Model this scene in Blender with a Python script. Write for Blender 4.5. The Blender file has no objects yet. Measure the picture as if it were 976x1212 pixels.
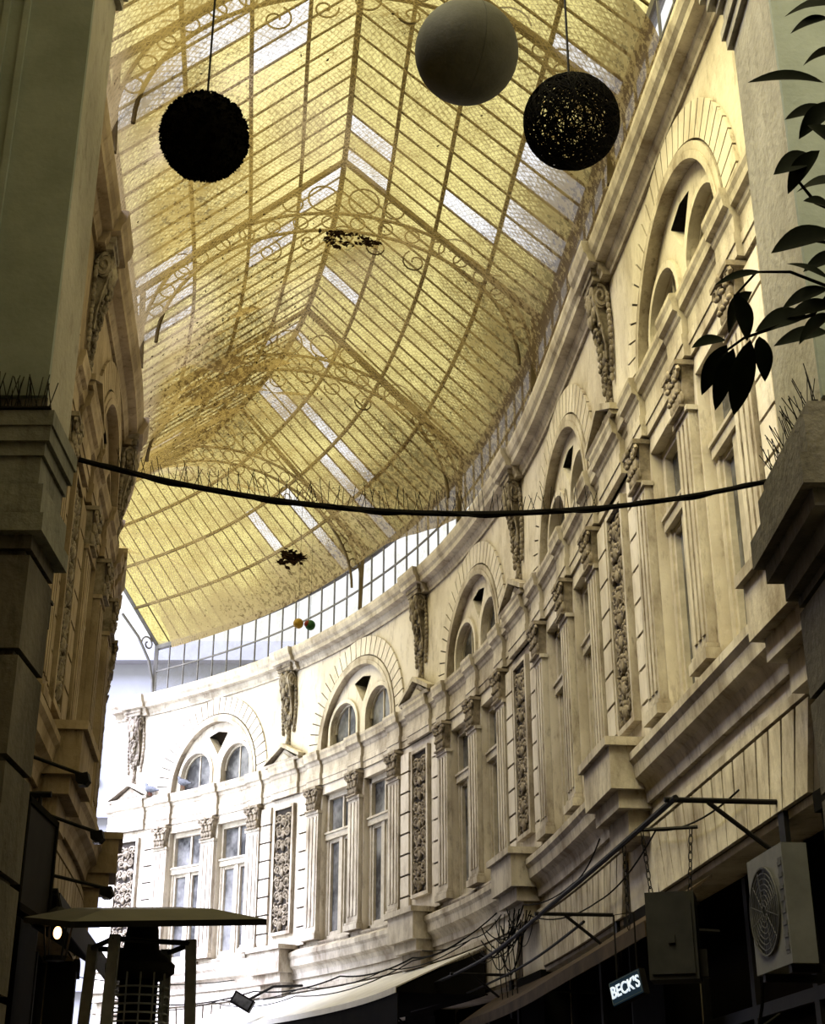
import bpy, math, random
from mathutils import Vector, Matrix
random.seed(7)
PI = math.pi
scene = bpy.context.scene
COL = scene.collection
EYE = 1.6
TH = math.radians(24.3); CT, ST = math.cos(TH), math.sin(TH); FPX = 1717.0

# ------------------------------------------------------------------ camera
cam = bpy.data.cameras.new('camera'); co = bpy.data.objects.new('camera', cam); COL.objects.link(co)
co.location = (0, 0, EYE); co.rotation_euler = (PI/2 + TH, 0, 0)
cam.sensor_fit = 'VERTICAL'; cam.sensor_height = 36; cam.lens = FPX/1212*36
cam.clip_end = 400
scene.camera = co

def ray(u, v):
    xc = (u-488)/FPX; yc = (606-v)/FPX
    return Vector((xc, CT-ST*yc, ST+CT*yc))
def at(u, v, depth):
    return Vector((0, 0, EYE)) + ray(u, v)*depth
def atY(u, v, Y):
    r = ray(u, v); return Vector((0, 0, EYE)) + r*(Y/r.y)
def proj(p):
    z = p.z-EYE; dep = p.y*CT+z*ST; up = -p.y*ST+z*CT
    return 488+FPX*p.x/dep, 606-FPX*up/dep

# ------------------------------------------------------------------ materials
def newmat(name):
    m = bpy.data.materials.new(name); m.use_nodes = True
    nt = m.node_tree; nt.nodes.clear()
    out = nt.nodes.new('ShaderNodeOutputMaterial')
    return m, nt, out
def N(nt, t, **kw):
    n = nt.nodes.new(t)
    for k, v in kw.items(): setattr(n, k, v)
    return n
def math_node(nt, op, a, b=None, clamp=False):
    n = N(nt, 'ShaderNodeMath', operation=op); n.use_clamp = clamp
    for i, x in enumerate((a, b)):
        if x is None: continue
        if isinstance(x, (int, float)): n.inputs[i].default_value = x
        else: nt.links.new(x, n.inputs[i])
    return n.outputs[0]
def c4(c): return (c[0], c[1], c[2], 1)
def mat(name, c1, c2=None, rough=.8, scale=3., detail=6., metal=0., bump=0., emit=None, estr=0., streak=False, lo=.35, hi=.68, spec=.2):
    m, nt, out = newmat(name)
    b = N(nt, 'ShaderNodeBsdfPrincipled'); nt.links.new(b.outputs[0], out.inputs[0])
    b.inputs['Roughness'].default_value = rough; b.inputs['Metallic'].default_value = metal
    b.inputs['Specular IOR Level'].default_value = spec
    if c2 is None: c2 = tuple(x*.75 for x in c1)
    g = N(nt, 'ShaderNodeNewGeometry')
    no = N(nt, 'ShaderNodeTexNoise'); no.inputs['Scale'].default_value = scale; no.inputs['Detail'].default_value = detail
    no.inputs['Roughness'].default_value = .65
    if streak:
        mp = N(nt, 'ShaderNodeMapping'); mp.inputs['Scale'].default_value = (1, 1, .5)
        nt.links.new(g.outputs['Position'], mp.inputs[0]); nt.links.new(mp.outputs[0], no.inputs['Vector'])
    else:
        nt.links.new(g.outputs['Position'], no.inputs['Vector'])
    r = N(nt, 'ShaderNodeValToRGB')
    r.color_ramp.elements[0].position = lo; r.color_ramp.elements[0].color = c4(c2)
    r.color_ramp.elements[1].position = hi; r.color_ramp.elements[1].color = c4(c1)
    nt.links.new(no.outputs['Fac'], r.inputs[0]); col = r.outputs[0]
    if streak:      # thin soot runs and specks over the big patches, with occlusion shade painted into the sooty corners
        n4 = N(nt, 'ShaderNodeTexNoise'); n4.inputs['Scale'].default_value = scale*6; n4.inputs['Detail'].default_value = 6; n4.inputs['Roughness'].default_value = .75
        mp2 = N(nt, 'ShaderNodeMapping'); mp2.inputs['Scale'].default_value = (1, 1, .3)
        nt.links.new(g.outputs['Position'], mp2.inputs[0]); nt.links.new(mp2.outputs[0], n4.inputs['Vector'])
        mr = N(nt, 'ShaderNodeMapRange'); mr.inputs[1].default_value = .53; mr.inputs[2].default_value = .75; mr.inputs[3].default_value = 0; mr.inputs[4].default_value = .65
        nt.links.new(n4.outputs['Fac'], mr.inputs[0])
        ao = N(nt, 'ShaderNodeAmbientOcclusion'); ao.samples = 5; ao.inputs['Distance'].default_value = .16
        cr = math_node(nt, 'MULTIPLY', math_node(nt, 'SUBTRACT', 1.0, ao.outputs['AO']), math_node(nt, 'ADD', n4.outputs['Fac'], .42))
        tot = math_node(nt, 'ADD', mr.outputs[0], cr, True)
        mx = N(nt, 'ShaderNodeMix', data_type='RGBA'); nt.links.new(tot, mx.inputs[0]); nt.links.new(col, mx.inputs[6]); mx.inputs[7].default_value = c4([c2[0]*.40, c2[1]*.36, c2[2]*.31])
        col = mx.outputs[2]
    nt.links.new(col, b.inputs['Base Color'])
    if bump:
        n2 = N(nt, 'ShaderNodeTexNoise'); n2.inputs['Scale'].default_value = scale*12; n2.inputs['Detail'].default_value = 4
        nt.links.new(g.outputs['Position'], n2.inputs['Vector'])
        bp = N(nt, 'ShaderNodeBump'); bp.inputs['Strength'].default_value = bump; bp.inputs['Distance'].default_value = .02
        nt.links.new(n2.outputs['Fac'], bp.inputs['Height']); nt.links.new(bp.outputs[0], b.inputs['Normal'])
    if emit:
        b.inputs['Emission Color'].default_value = c4(emit); b.inputs['Emission Strength'].default_value = estr
    return m
M = {}
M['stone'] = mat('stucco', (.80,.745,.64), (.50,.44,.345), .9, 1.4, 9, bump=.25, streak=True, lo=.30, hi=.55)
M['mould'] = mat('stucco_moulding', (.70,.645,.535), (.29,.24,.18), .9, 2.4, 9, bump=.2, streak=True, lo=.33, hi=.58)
M['joint'] = mat('sooty_joint', (.11,.09,.07), (.055,.046,.036), .95, 4)
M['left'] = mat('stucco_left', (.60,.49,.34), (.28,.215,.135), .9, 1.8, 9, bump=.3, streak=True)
M['paint'] = mat('green_grey_paint', (.275,.31,.275), (.205,.235,.205), .8, 2.5, 6, bump=.15)
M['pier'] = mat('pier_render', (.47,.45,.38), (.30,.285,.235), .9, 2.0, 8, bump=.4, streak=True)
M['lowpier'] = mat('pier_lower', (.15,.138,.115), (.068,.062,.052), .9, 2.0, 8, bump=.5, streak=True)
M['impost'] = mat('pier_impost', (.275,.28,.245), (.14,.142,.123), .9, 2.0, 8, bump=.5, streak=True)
M['carve'] = mat('carved_plaster', (.44,.38,.29), (.14,.115,.08), .9, 9, 6)
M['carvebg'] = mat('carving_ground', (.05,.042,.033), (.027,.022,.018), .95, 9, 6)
M['corbel'] = mat('corbel_plaster', (.42,.37,.285), (.095,.075,.055), .9, 7, 6)
M['wood'] = mat('window_paint', (.58,.53,.43), (.40,.355,.275), .6, 8)
M['glass'] = mat('window_glass', (.24,.24,.235), (.035,.035,.036), .18, 1.5, 4, spec=.4, lo=.42, hi=.64)
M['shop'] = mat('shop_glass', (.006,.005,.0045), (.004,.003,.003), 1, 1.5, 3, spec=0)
M['nearblack'] = mat('dark_facing', (.011,.0095,.008), (.006,.0055,.005), .9, 3, spec=.03)
M['iron'] = mat('truss_iron', (.15,.115,.058), (.09,.068,.035), .9, 5, spec=.05)
M['bar'] = mat('glazing_iron', (.12,.092,.042), (.07,.053,.025), .9, 5, spec=.05)
M['cbar'] = mat('clerestory_iron', (.19,.185,.175), (.12,.117,.11), .8, 5)
M['black'] = mat('black_iron', (.014,.013,.012), (.008,.007,.007), .6, 9, spec=.1)
M['cable'] = mat('cable_rubber', (.012,.011,.010), (.007,.007,.006), .8, 20, spec=.05)
M['steel'] = mat('brushed_steel', (.33,.36,.39), (.20,.22,.24), .4, 14, metal=.3)
M['hood'] = mat('hood_metal', (.090,.088,.070), (.057,.055,.044), .5, 6, metal=.3)
M['hoodin'] = mat('hood_inside', (.012,.011,.010), (.008,.008,.007), .7, 6, spec=.1)
M['acw'] = mat('ac_casing', (.145,.147,.142), (.098,.10,.096), .6, 5)
M['acg'] = mat('ac_grille', (.070,.070,.067), (.045,.045,.043), .6, 5)
M['acd'] = mat('ac_dark', (.016,.016,.015), (.01,.01,.01), .6, 5)
M['boxg'] = mat('grey_box', (.026,.026,.025), (.015,.015,.015), .55, 6)
M['awnd'] = mat('dark_awning', (.075,.05,.03), (.035,.024,.015), .9, 4)
M['awnw'] = mat('white_awning', (.84,.82,.75), (.70,.68,.62), .9, 3)
M['leafd'] = mat('dark_leaf', (.012,.020,.010), (.006,.010,.005), .7, 20, spec=.08)
M['palm'] = mat('palm_leaf', (.030,.042,.018), (.015,.022,.010), .7, 20, spec=.1)
M['ball'] = mat('ball_foliage', (.010,.009,.007), (.003,.003,.002), 1, 30, spec=0)
M['lantern'] = mat('grey_globe', (.090,.090,.070), (.058,.058,.044), .75, 6, bump=.1)
M['wick'] = mat('black_wicker', (.008,.007,.006), (.004,.004,.003), .9, 30, spec=.05)
M['pot'] = mat('terracotta', (.25,.12,.07), (.15,.08,.05), .8, 8)
M['soil'] = mat('bark', (.016,.013,.009), (.008,.007,.005), .95, 20, spec=0)
M['floor'] = mat('paving', (.22,.19,.16), (.13,.11,.09), .8, 2)
M['far'] = mat('far_plaster', (.40,.41,.425), (.34,.35,.365), .9, .6)
M['farw'] = mat('far_window', (.24,.25,.27), (.19,.20,.22), .3, 1)
M['bird'] = mat('pigeon_feathers', (.16,.17,.19), (.07,.075,.085), .8, 30)
M['red'] = mat('red_ball', (.30,.05,.03), (.2,.03,.02), .5, 8)
M['yel'] = mat('gold_ball', (.55,.36,.05), (.42,.26,.03), .5, 8)
M['grn'] = mat('green_ball', (.05,.17,.05), (.03,.11,.03), .5, 8)
M['dry'] = mat('dry_leaf', (.055,.030,.013), (.022,.014,.007), .95, 30, spec=0)
M['bulb'] = mat('warm_bulb', (.9,.6,.3), (.9,.6,.3), .4, 5, emit=(1,.55,.2), estr=6)
M['signf'] = mat('sign_face', (.012,.018,.026), (.010,.014,.02), .4, 5, emit=(.02,.05,.08), estr=.3)
M['signl'] = mat('sign_letters', (.8,.88,1.0), (.8,.88,1.0), .4, 5, emit=(.72,.85,1.0), estr=.75)
M['signb'] = mat('sign_edge', (.10,.13,.14), (.08,.10,.11), .4, 5)

def pane_mat(name, tint, diffc, fac, scale, dirt=.5, speck=0.):
    m, nt, out = newmat(name)
    g = N(nt, 'ShaderNodeNewGeometry')
    no = N(nt, 'ShaderNodeTexNoise'); no.inputs['Scale'].default_value = scale; no.inputs['Detail'].default_value = 8; no.inputs['Roughness'].default_value = .75
    nt.links.new(g.outputs['Position'], no.inputs['Vector'])
    r = N(nt, 'ShaderNodeValToRGB'); r.color_ramp.elements[0].position = .3; r.color_ramp.elements[1].position = .62
    r.color_ramp.elements[0].color = c4([tint[0]*dirt, tint[1]*dirt*.96, tint[2]*dirt*.8]); r.color_ramp.elements[1].color = c4(tint)
    nt.links.new(no.outputs['Fac'], r.inputs[0]); col = r.outputs[0]
    if speck:
        n2 = N(nt, 'ShaderNodeTexNoise'); n2.inputs['Scale'].default_value = 20; n2.inputs['Detail'].default_value = 5; n2.inputs['Roughness'].default_value = .85
        nt.links.new(g.outputs['Position'], n2.inputs['Vector'])
        mr = N(nt, 'ShaderNodeMapRange'); mr.inputs[1].default_value = .47; mr.inputs[2].default_value = .68; mr.inputs[3].default_value = 0; mr.inputs[4].default_value = speck
        nt.links.new(n2.outputs['Fac'], mr.inputs[0])
        mx = N(nt, 'ShaderNodeMix', data_type='RGBA'); nt.links.new(mr.outputs[0], mx.inputs[0]); nt.links.new(col, mx.inputs[6]); mx.inputs[7].default_value = (.25,.185,.055,1)
        col = mx.outputs[2]
    t = N(nt, 'ShaderNodeBsdfTransparent'); nt.links.new(col, t.inputs[0])
    d = N(nt, 'ShaderNodeBsdfTranslucent'); d.inputs[0].default_value = c4(diffc)
    mx = N(nt, 'ShaderNodeMixShader'); mx.inputs[0].default_value = fac
    nt.links.new(t.outputs[0], mx.inputs[1]); nt.links.new(d.outputs[0], mx.inputs[2]); nt.links.new(mx.outputs[0], out.inputs[0])
    return m
M['pane'] = pane_mat('yellow_roof_glass', (.80,.695,.265), (.78,.66,.25), .12, 3.2, .64, .8)
M['clear'] = pane_mat('clear_roof_glass', (.97,.97,1.0), (.8,.8,.8), .02, 3, .93)
M['clere'] = pane_mat('clerestory_glass', (.84,.84,.84), (.6,.6,.6), .10, 3, .8)

def net_mat():
    m, nt, out = newmat('safety_net')
    uv = N(nt, 'ShaderNodeUVMap'); sp = N(nt, 'ShaderNodeSeparateXYZ'); nt.links.new(uv.outputs[0], sp.inputs[0])
    a, b = sp.outputs[0], sp.outputs[1]
    f = 15.0
    def line(x):
        fr = math_node(nt, 'FRACT', math_node(nt, 'MULTIPLY', x, f))
        return math_node(nt, 'LESS_THAN', fr, .28)
    grid = math_node(nt, 'MAXIMUM', line(math_node(nt, 'ADD', a, b)), line(math_node(nt, 'SUBTRACT', a, b)))
    g = N(nt, 'ShaderNodeNewGeometry')
    no = N(nt, 'ShaderNodeTexNoise'); no.inputs['Scale'].default_value = .9; no.inputs['Detail'].default_value = 10; no.inputs['Roughness'].default_value = .74
    nt.links.new(g.outputs['Position'], no.inputs['Vector'])
    mr = N(nt, 'ShaderNodeMapRange'); mr.inputs[1].default_value = .43; mr.inputs[2].default_value = .69; mr.inputs[3].default_value = .08; mr.inputs[4].default_value = .62
    nt.links.new(no.outputs['Fac'], mr.inputs[0])
    n3 = N(nt, 'ShaderNodeTexNoise'); n3.inputs['Scale'].default_value = 13; n3.inputs['Detail'].default_value = 6; n3.inputs['Roughness'].default_value = .78
    nt.links.new(g.outputs['Position'], n3.inputs['Vector'])
    n5 = N(nt, 'ShaderNodeTexNoise'); n5.inputs['Scale'].default_value = 32; n5.inputs['Detail'].default_value = 3; n5.inputs['Roughness'].default_value = .7
    nt.links.new(g.outputs['Position'], n5.inputs['Vector'])
    gr = N(nt, 'ShaderNodeMapRange'); gr.inputs[1].default_value = .46; gr.inputs[2].default_value = .62; gr.inputs[3].default_value = -.06; gr.inputs[4].default_value = .28
    nt.links.new(n5.outputs['Fac'], gr.inputs[0])
    def blob(s0, v0, ws, wv, amp):
        x = math_node(nt, 'DIVIDE', math_node(nt, 'SUBTRACT', a, s0), ws); y = math_node(nt, 'DIVIDE', math_node(nt, 'SUBTRACT', b, v0), wv)
        q = math_node(nt, 'ADD', math_node(nt, 'MULTIPLY', x, x), math_node(nt, 'MULTIPLY', y, y))
        return math_node(nt, 'MULTIPLY', math_node(nt, 'POWER', 2.718, math_node(nt, 'MULTIPLY', q, -1)), amp)
    bl = None
    for q in ((9.4,-1.2,2.6,.95,.52),(12.0,1.7,3.4,.5,.52),(4.5,-1.6,2,.5,.34),(6.8,0.1,.9,.5,.22),(13.5,-.9,2.4,.8,.34),(10.6,.5,1.6,.6,.24),(6.5,1.7,1.5,.4,.28),(5.0,2.2,6.0,.22,.6),(17.0,2.1,3.0,.35,.35)):
        x = blob(*q); bl = x if bl is None else math_node(nt, 'ADD', bl, x)
    thr = math_node(nt, 'SUBTRACT', .64, math_node(nt, 'MULTIPLY', bl, .32))
    speck = math_node(nt, 'GREATER_THAN', n3.outputs['Fac'], thr)
    # edges of the net hang doubled and dirtier: uv.y is metres from the middle line
    ed = N(nt, 'ShaderNodeMapRange'); ed.inputs[1].default_value = 1.5; ed.inputs[2].default_value = 2.2; ed.inputs[3].default_value = 0; ed.inputs[4].default_value = .40
    nt.links.new(math_node(nt, 'ABSOLUTE', b), ed.inputs[0])
    fac = math_node(nt, 'ADD', math_node(nt, 'MULTIPLY', grid, .28), math_node(nt, 'ADD', mr.outputs[0], ed.outputs[0]))
    fac = math_node(nt, 'ADD', math_node(nt, 'ADD', fac, bl), gr.outputs[0])
    fac = math_node(nt, 'MAXIMUM', fac, math_node(nt, 'MULTIPLY', speck, .70))
    fac = math_node(nt, 'MAXIMUM', math_node(nt, 'MINIMUM', fac, .90), 0.0)
    cm = N(nt, 'ShaderNodeMix', data_type='RGBA'); nt.links.new(speck, cm.inputs[0]); cm.inputs[6].default_value = (.35,.275,.135,1); cm.inputs[7].default_value = (.13,.09,.042,1)
    t = N(nt, 'ShaderNodeBsdfTransparent')
    d = N(nt, 'ShaderNodeBsdfDiffuse'); nt.links.new(cm.outputs[2], d.inputs[0])
    tr = N(nt, 'ShaderNodeBsdfTranslucent'); nt.links.new(cm.outputs[2], tr.inputs[0])
    ad = N(nt, 'ShaderNodeMixShader'); ad.inputs[0].default_value = .30; nt.links.new(d.outputs[0], ad.inputs[1]); nt.links.new(tr.outputs[0], ad.inputs[2])
    mx = N(nt, 'ShaderNodeMixShader'); nt.links.new(fac, mx.inputs[0]); nt.links.new(t.outputs[0], mx.inputs[1]); nt.links.new(ad.outputs[0], mx.inputs[2])
    nt.links.new(mx.outputs[0], out.inputs[0])
    return m
M['net'] = net_mat()

# ------------------------------------------------------------------ mesh builder
class MB:
    def __init__(s): s.V = []; s.F = []
    def add(s, V, F):
        o = len(s.V); s.V += [tuple(v) for v in V]; s.F += [tuple(i+o for i in f) for f in F]
    def box(s, x0, x1, y0, y1, z0, z1, nx=1):
        V = []; F = []
        for i in range(nx+1):
            x = x0+(x1-x0)*i/nx
            V += [(x,y0,z0),(x,y1,z0),(x,y1,z1),(x,y0,z1)]
        for i in range(nx):
            a = i*4; b = a+4
            for j in range(4):
                F.append((a+j, b+j, b+(j+1)%4, a+(j+1)%4))
        F.append((0,1,2,3)); e = nx*4; F.append((e+3,e+2,e+1,e))
        s.add(V, F)
    def ext(s, prof, x0, x1, ds=.3):
        n = max(1, int(abs(x1-x0)/ds)); m = len(prof); V = []; F = []
        for i in range(n+1):
            x = x0+(x1-x0)*i/n
            V += [(x, d, z) for d, z in prof]
        for i in range(n):
            for j in range(m):
                F.append((i*m+j, (i+1)*m+j, (i+1)*m+(j+1)%m, i*m+(j+1)%m))
        F.append(tuple(range(m))); F.append(tuple(reversed(range(n*m, n*m+m))))
        s.add(V, F)
    def quad(s, a, b, c, d): s.add([a,b,c,d], [(0,1,2,3)])
    def ring(s, cx, cz, r0, r1, d0, d1, a0, a1, n):
        V = []; F = []
        for i in range(n+1):
            a = a0+(a1-a0)*i/n; c, t = math.cos(a), math.sin(a)
            V += [(cx+r0*c,d0,cz+r0*t),(cx+r0*c,d1,cz+r0*t),(cx+r1*c,d1,cz+r1*t),(cx+r1*c,d0,cz+r1*t)]
        for i in range(n):
            a = i*4; b = a+4
            for j in range(4): F.append((a+j, b+j, b+(j+1)%4, a+(j+1)%4))
        F.append((0,1,2,3)); e = n*4; F.append((e+3,e+2,e+1,e))
        s.add(V, F)
    def ball(s, c, r, nu=8, nv=5, rot=None):
        if isinstance(r, (int, float)): r = (r, r, r)
        V = []; F = []
        def P(x, y, z):
            p = Vector((x*r[0], y*r[1], z*r[2]))
            if rot is not None: p = rot @ p
            return (c[0]+p.x, c[1]+p.y, c[2]+p.z)
        V.append(P(0,0,1))
        for j in range(1, nv):
            t = PI*j/nv
            for i in range(nu):
                a = 2*PI*i/nu; V.append(P(math.sin(t)*math.cos(a), math.sin(t)*math.sin(a), math.cos(t)))
        V.append(P(0,0,-1)); L = len(V)-1
        for i in range(nu): F.append((0, 1+i, 1+(i+1)%nu))
        for j in range(nv-2):
            for i in range(nu):
                a = 1+j*nu; F.append((a+i, a+nu+i, a+nu+(i+1)%nu, a+(i+1)%nu))
        a = 1+(nv-2)*nu
        for i in range(nu): F.append((a+i, L, a+(i+1)%nu))
        s.add(V, F)
    def tube(s, pts, r, n=6, closed=False):
        pts = [Vector(p) for p in pts]; m = len(pts)
        if m < 2: return
        rs = r if isinstance(r, (list, tuple)) else [r]*m
        V = []; F = []; nrm = None
        for i, p in enumerate(pts):
            if closed: t = pts[(i+1)%m]-pts[i-1]
            else: t = pts[min(i+1, m-1)]-pts[max(i-1, 0)]
            if t.length < 1e-9: t = Vector((0,0,1))
            t.normalize()
            if nrm is None:
                nrm = t.orthogonal().normalized()
            else:
                nrm = nrm - t*nrm.dot(t)
                if nrm.length < 1e-6: nrm = t.orthogonal()
                nrm.normalize()
            b = t.cross(nrm)
            for k in range(n):
                a = 2*PI*k/n; V.append(p+(nrm*math.cos(a)+b*math.sin(a))*rs[i])
        lim = m if closed else m-1
        for i in range(lim):
            q = (i+1) % m
            for k in range(n): F.append((i*n+k, i*n+(k+1)%n, q*n+(k+1)%n, q*n+k))
        if not closed:
            F.append(tuple(reversed(range(n)))); F.append(tuple(range((m-1)*n, m*n)))
        s.add(V, F)
    def lathe(s, prof, n=16, c=(0,0,0)):
        V = []; F = []; m = len(prof)
        for r, z in prof:
            for i in range(n):
                a = 2*PI*i/n; V.append((c[0]+r*math.cos(a), c[1]+r*math.sin(a), c[2]+z))
        for j in range(m-1):
            for i in range(n): F.append((j*n+i, j*n+(i+1)%n, (j+1)*n+(i+1)%n, (j+1)*n+i))
        F.append(tuple(reversed(range(n)))); F.append(tuple(range((m-1)*n, m*n)))
        s.add(V, F)
    def prism(s, poly, d0, d1):      # polygon in (x,z), extruded in y
        m = len(poly)
        V = [(x,d0,z) for x, z in poly]+[(x,d1,z) for x, z in poly]
        F = [tuple(range(m)), tuple(reversed(range(m, 2*m)))]
        for i in range(m): F.append((i, i+m, (i+1)%m+m, (i+1)%m))
        s.add(V, F)
    def bar(s, a, b, w, h):          # rectangular bar between two points
        a = Vector(a); b = Vector(b); t = (b-a).normalized()
        up = Vector((0,0,1))
        if abs(t.z) > .95: up = Vector((1,0,0))
        x = t.cross(up).normalized(); y = x.cross(t).normalized()
        V = []
        for p in (a, b):
            V += [p-x*w/2-y*h/2, p+x*w/2-y*h/2, p+x*w/2+y*h/2, p-x*w/2+y*h/2]
        s.add(V, [(3,2,1,0),(4,5,6,7),(0,1,5,4),(1,2,6,5),(2,3,7,6),(3,0,4,7)])
    def mesh(s, name, m, f=None, smooth=False, off=None):
        V = s.V
        if f is not None: V = [f(*v) for v in V]
        if off is not None: V = [(v[0]-off[0], v[1]-off[1], v[2]-off[2]) for v in V]
        me = bpy.data.meshes.new(name); me.from_pydata([tuple(v) for v in V], [], s.F)
        me.materials.append(m)
        if smooth:
            me.polygons.foreach_set('use_smooth', [True]*len(me.polygons))
            me.set_sharp_from_angle(angle=math.radians(45))
        me.update()
        return me
ORG = {}
def link(name, me, parent=None):
    o = bpy.data.objects.new(name, me); COL.objects.link(o)
    if parent is not None: o.parent = parent
    return o
def build(mb, name, m, parent=None, f=None, smooth=False, origin=None):
    if parent is not None:
        off = ORG.get(parent.name, Vector((0,0,0)))
        o = link(name, mb.mesh(name, m, f, smooth, off), parent); ORG[o.name] = off
    else:
        off = Vector(origin) if origin is not None else Vector((0,0,0))
        o = link(name, mb.mesh(name, m, f, smooth, off)); o.location = off; ORG[o.name] = off
    return o
def tag(o, label, cat, group=None, kind=None):
    if label: o['label'] = label
    if cat: o['category'] = cat
    if group: o['group'] = group
    if kind: o['kind'] = kind
    return o
def thing(name, label, cat, loc, group=None):
    o = bpy.data.objects.new(name, None); COL.objects.link(o); o.location = loc; o.empty_display_size = .1
    ORG[o.name] = Vector(loc)
    return tag(o, label, cat, group)

# ------------------------------------------------------------------ plan of the passage
C = {-3:(3.6,-5.8), -2:(3.2,-1.4), -1:(2.75,3.0), 0:(2.3,7.4), 1:(1.85,11.8), 2:(1.3,16.15), 3:(.15,20.0), 4:(-2.05,23.6), 5:(-5.1,26.3), 6:(-8.9,28.4), 7:(-13,30)}
B = 4.4
def curve(s):
    k = s/B; i = int(math.floor(k)); i = max(-2, min(5, i)); t = k-i
    p0, p1, p2, p3 = [Vector(C[i+j]) for j in (-1,0,1,2)]
    p = .5*((2*p1)+(p2-p0)*t+(2*p0-5*p1+4*p2-p3)*t*t+(3*p1-p0-3*p2+p3)*t**3)
    d = .5*((p2-p0)+2*(2*p0-5*p1+4*p2-p3)*t+3*(3*p1-p0-3*p2+p3)*t*t)
    d.normalize()
    return p, d, Vector((-d.y, d.x))
GAP = 4.8
def WR(s, d, z):
    p, t, n = curve(s); q = p+n*d; return Vector((q.x, q.y, z))
def WL(s, d, z):
    p, t, n = curve(s); q = p+n*(GAP-d); return Vector((q.x, q.y, z))
def FR(side, s, d, z, sc=(1,1,1)):
    p, t, n = curve(s)
    if side == 'R': o = WR(s, d, z); x = t; y = n
    else: o = WL(s, d, z); x = -t; y = -n
    return Matrix(((x.x*sc[0], y.x*sc[1], 0, o.x), (x.y*sc[0], y.y*sc[1], 0, o.y), (0, 0, sc[2], o.z), (0,0,0,1)))

# ------------------------------------------------------------------ shared carved meshes (x along wall, y out, z up)
def capital_mesh(m):
    b = MB()
    b.box(-.19, .19, 0, .15, .34, .38); b.box(-.15, .15, 0, .13, 0, .02)
    b.prism([(-.12,.02),(.12,.02),(.16,.34),(-.16,.34)], 0, .09)
    for row, (z, n, h) in enumerate(((.09,4,.09),(.19,3,.10))):
        for i in range(n):
            x = (-.5+(i+.5)/n)*.28
            b.ball((x, .095+.01*row, z), (.035,.03,h*.7), 7, 5); b.ball((x, .12+.01*row, z+h*.55), (.03,.025,.025), 6, 4)
    for sx in (-1, 1):
        pts = []
        for i in range(14):
            a = i*.62; r = .055*(1-i/16)
            pts.append((sx*(.135+r*math.cos(a)), .125, .29+r*math.sin(a)))
        b.tube(pts, .018, 5)
        b.ball((sx*.06, .12, .29), (.035,.025,.035), 6, 4)
    b.ball((0,.14,.34), (.035,.03,.045), 6, 4)
    return b.mesh('capital', m, smooth=True)
def spiral(b, cx, cz, r, sx, y, tr, turns=1.6, a0=0, n=18):
    pts = []
    for i in range(n):
        q = i/(n-1); a = a0+turns*2*PI*q; rr = r*(1-.85*q)
        pts.append((cx+sx*rr*math.cos(a), y+.012*q, cz+rr*math.sin(a)))
    b.tube(pts, [tr*(1-.4*i/n) for i in range(n)], 5)
PH = 1.95; PW = .46
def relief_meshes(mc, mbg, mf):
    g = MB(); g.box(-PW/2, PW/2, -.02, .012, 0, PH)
    fr = MB()
    for (x0,x1,z0,z1) in ((-PW/2-.05,-PW/2,-.05,PH+.05),(PW/2,PW/2+.05,-.05,PH+.05),(-PW/2,PW/2,-.05,0),(-PW/2,PW/2,PH,PH+.05)):
        fr.box(x0, x1, -.02, .05, z0, z1)
    b = MB(); rnd = random.Random(5)
    z = .1; i = 0
    while z < PH-.1:
        b.ball((0,.03,z), (.045,.04,.07), 7, 5)
        b.ball((0,.035,z+.08), (.03,.03,.03), 6, 4)
        for sx in (-1, 1):
            spiral(b, sx*.115, z+.05, .085, sx, .03, .017, 1.5, PI*(i%2))
            b.ball((sx*.115,.04,z+.05), .025, 6, 4)
            for j in range(4):
                rot = Matrix.Rotation(sx*rnd.uniform(-1.2,1.2), 3, 'Y')
                b.ball((sx*rnd.uniform(.05,.2), .03, z+rnd.uniform(-.1,.13)), (.017,.022,.05), 6, 4, rot)
        z += .205; i += 1
    for j in range(26):
        x = rnd.uniform(.02,.2); zz = rnd.uniform(.05,PH-.05)
        for sx in (-1,1): b.ball((sx*x,.025,zz), (rnd.uniform(.012,.028),.03,rnd.uniform(.012,.035)), 6, 4)
    return g.mesh('relief_panel', mbg), fr.mesh('panel_frame', mf), b.mesh('carving', mc, smooth=True)
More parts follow.
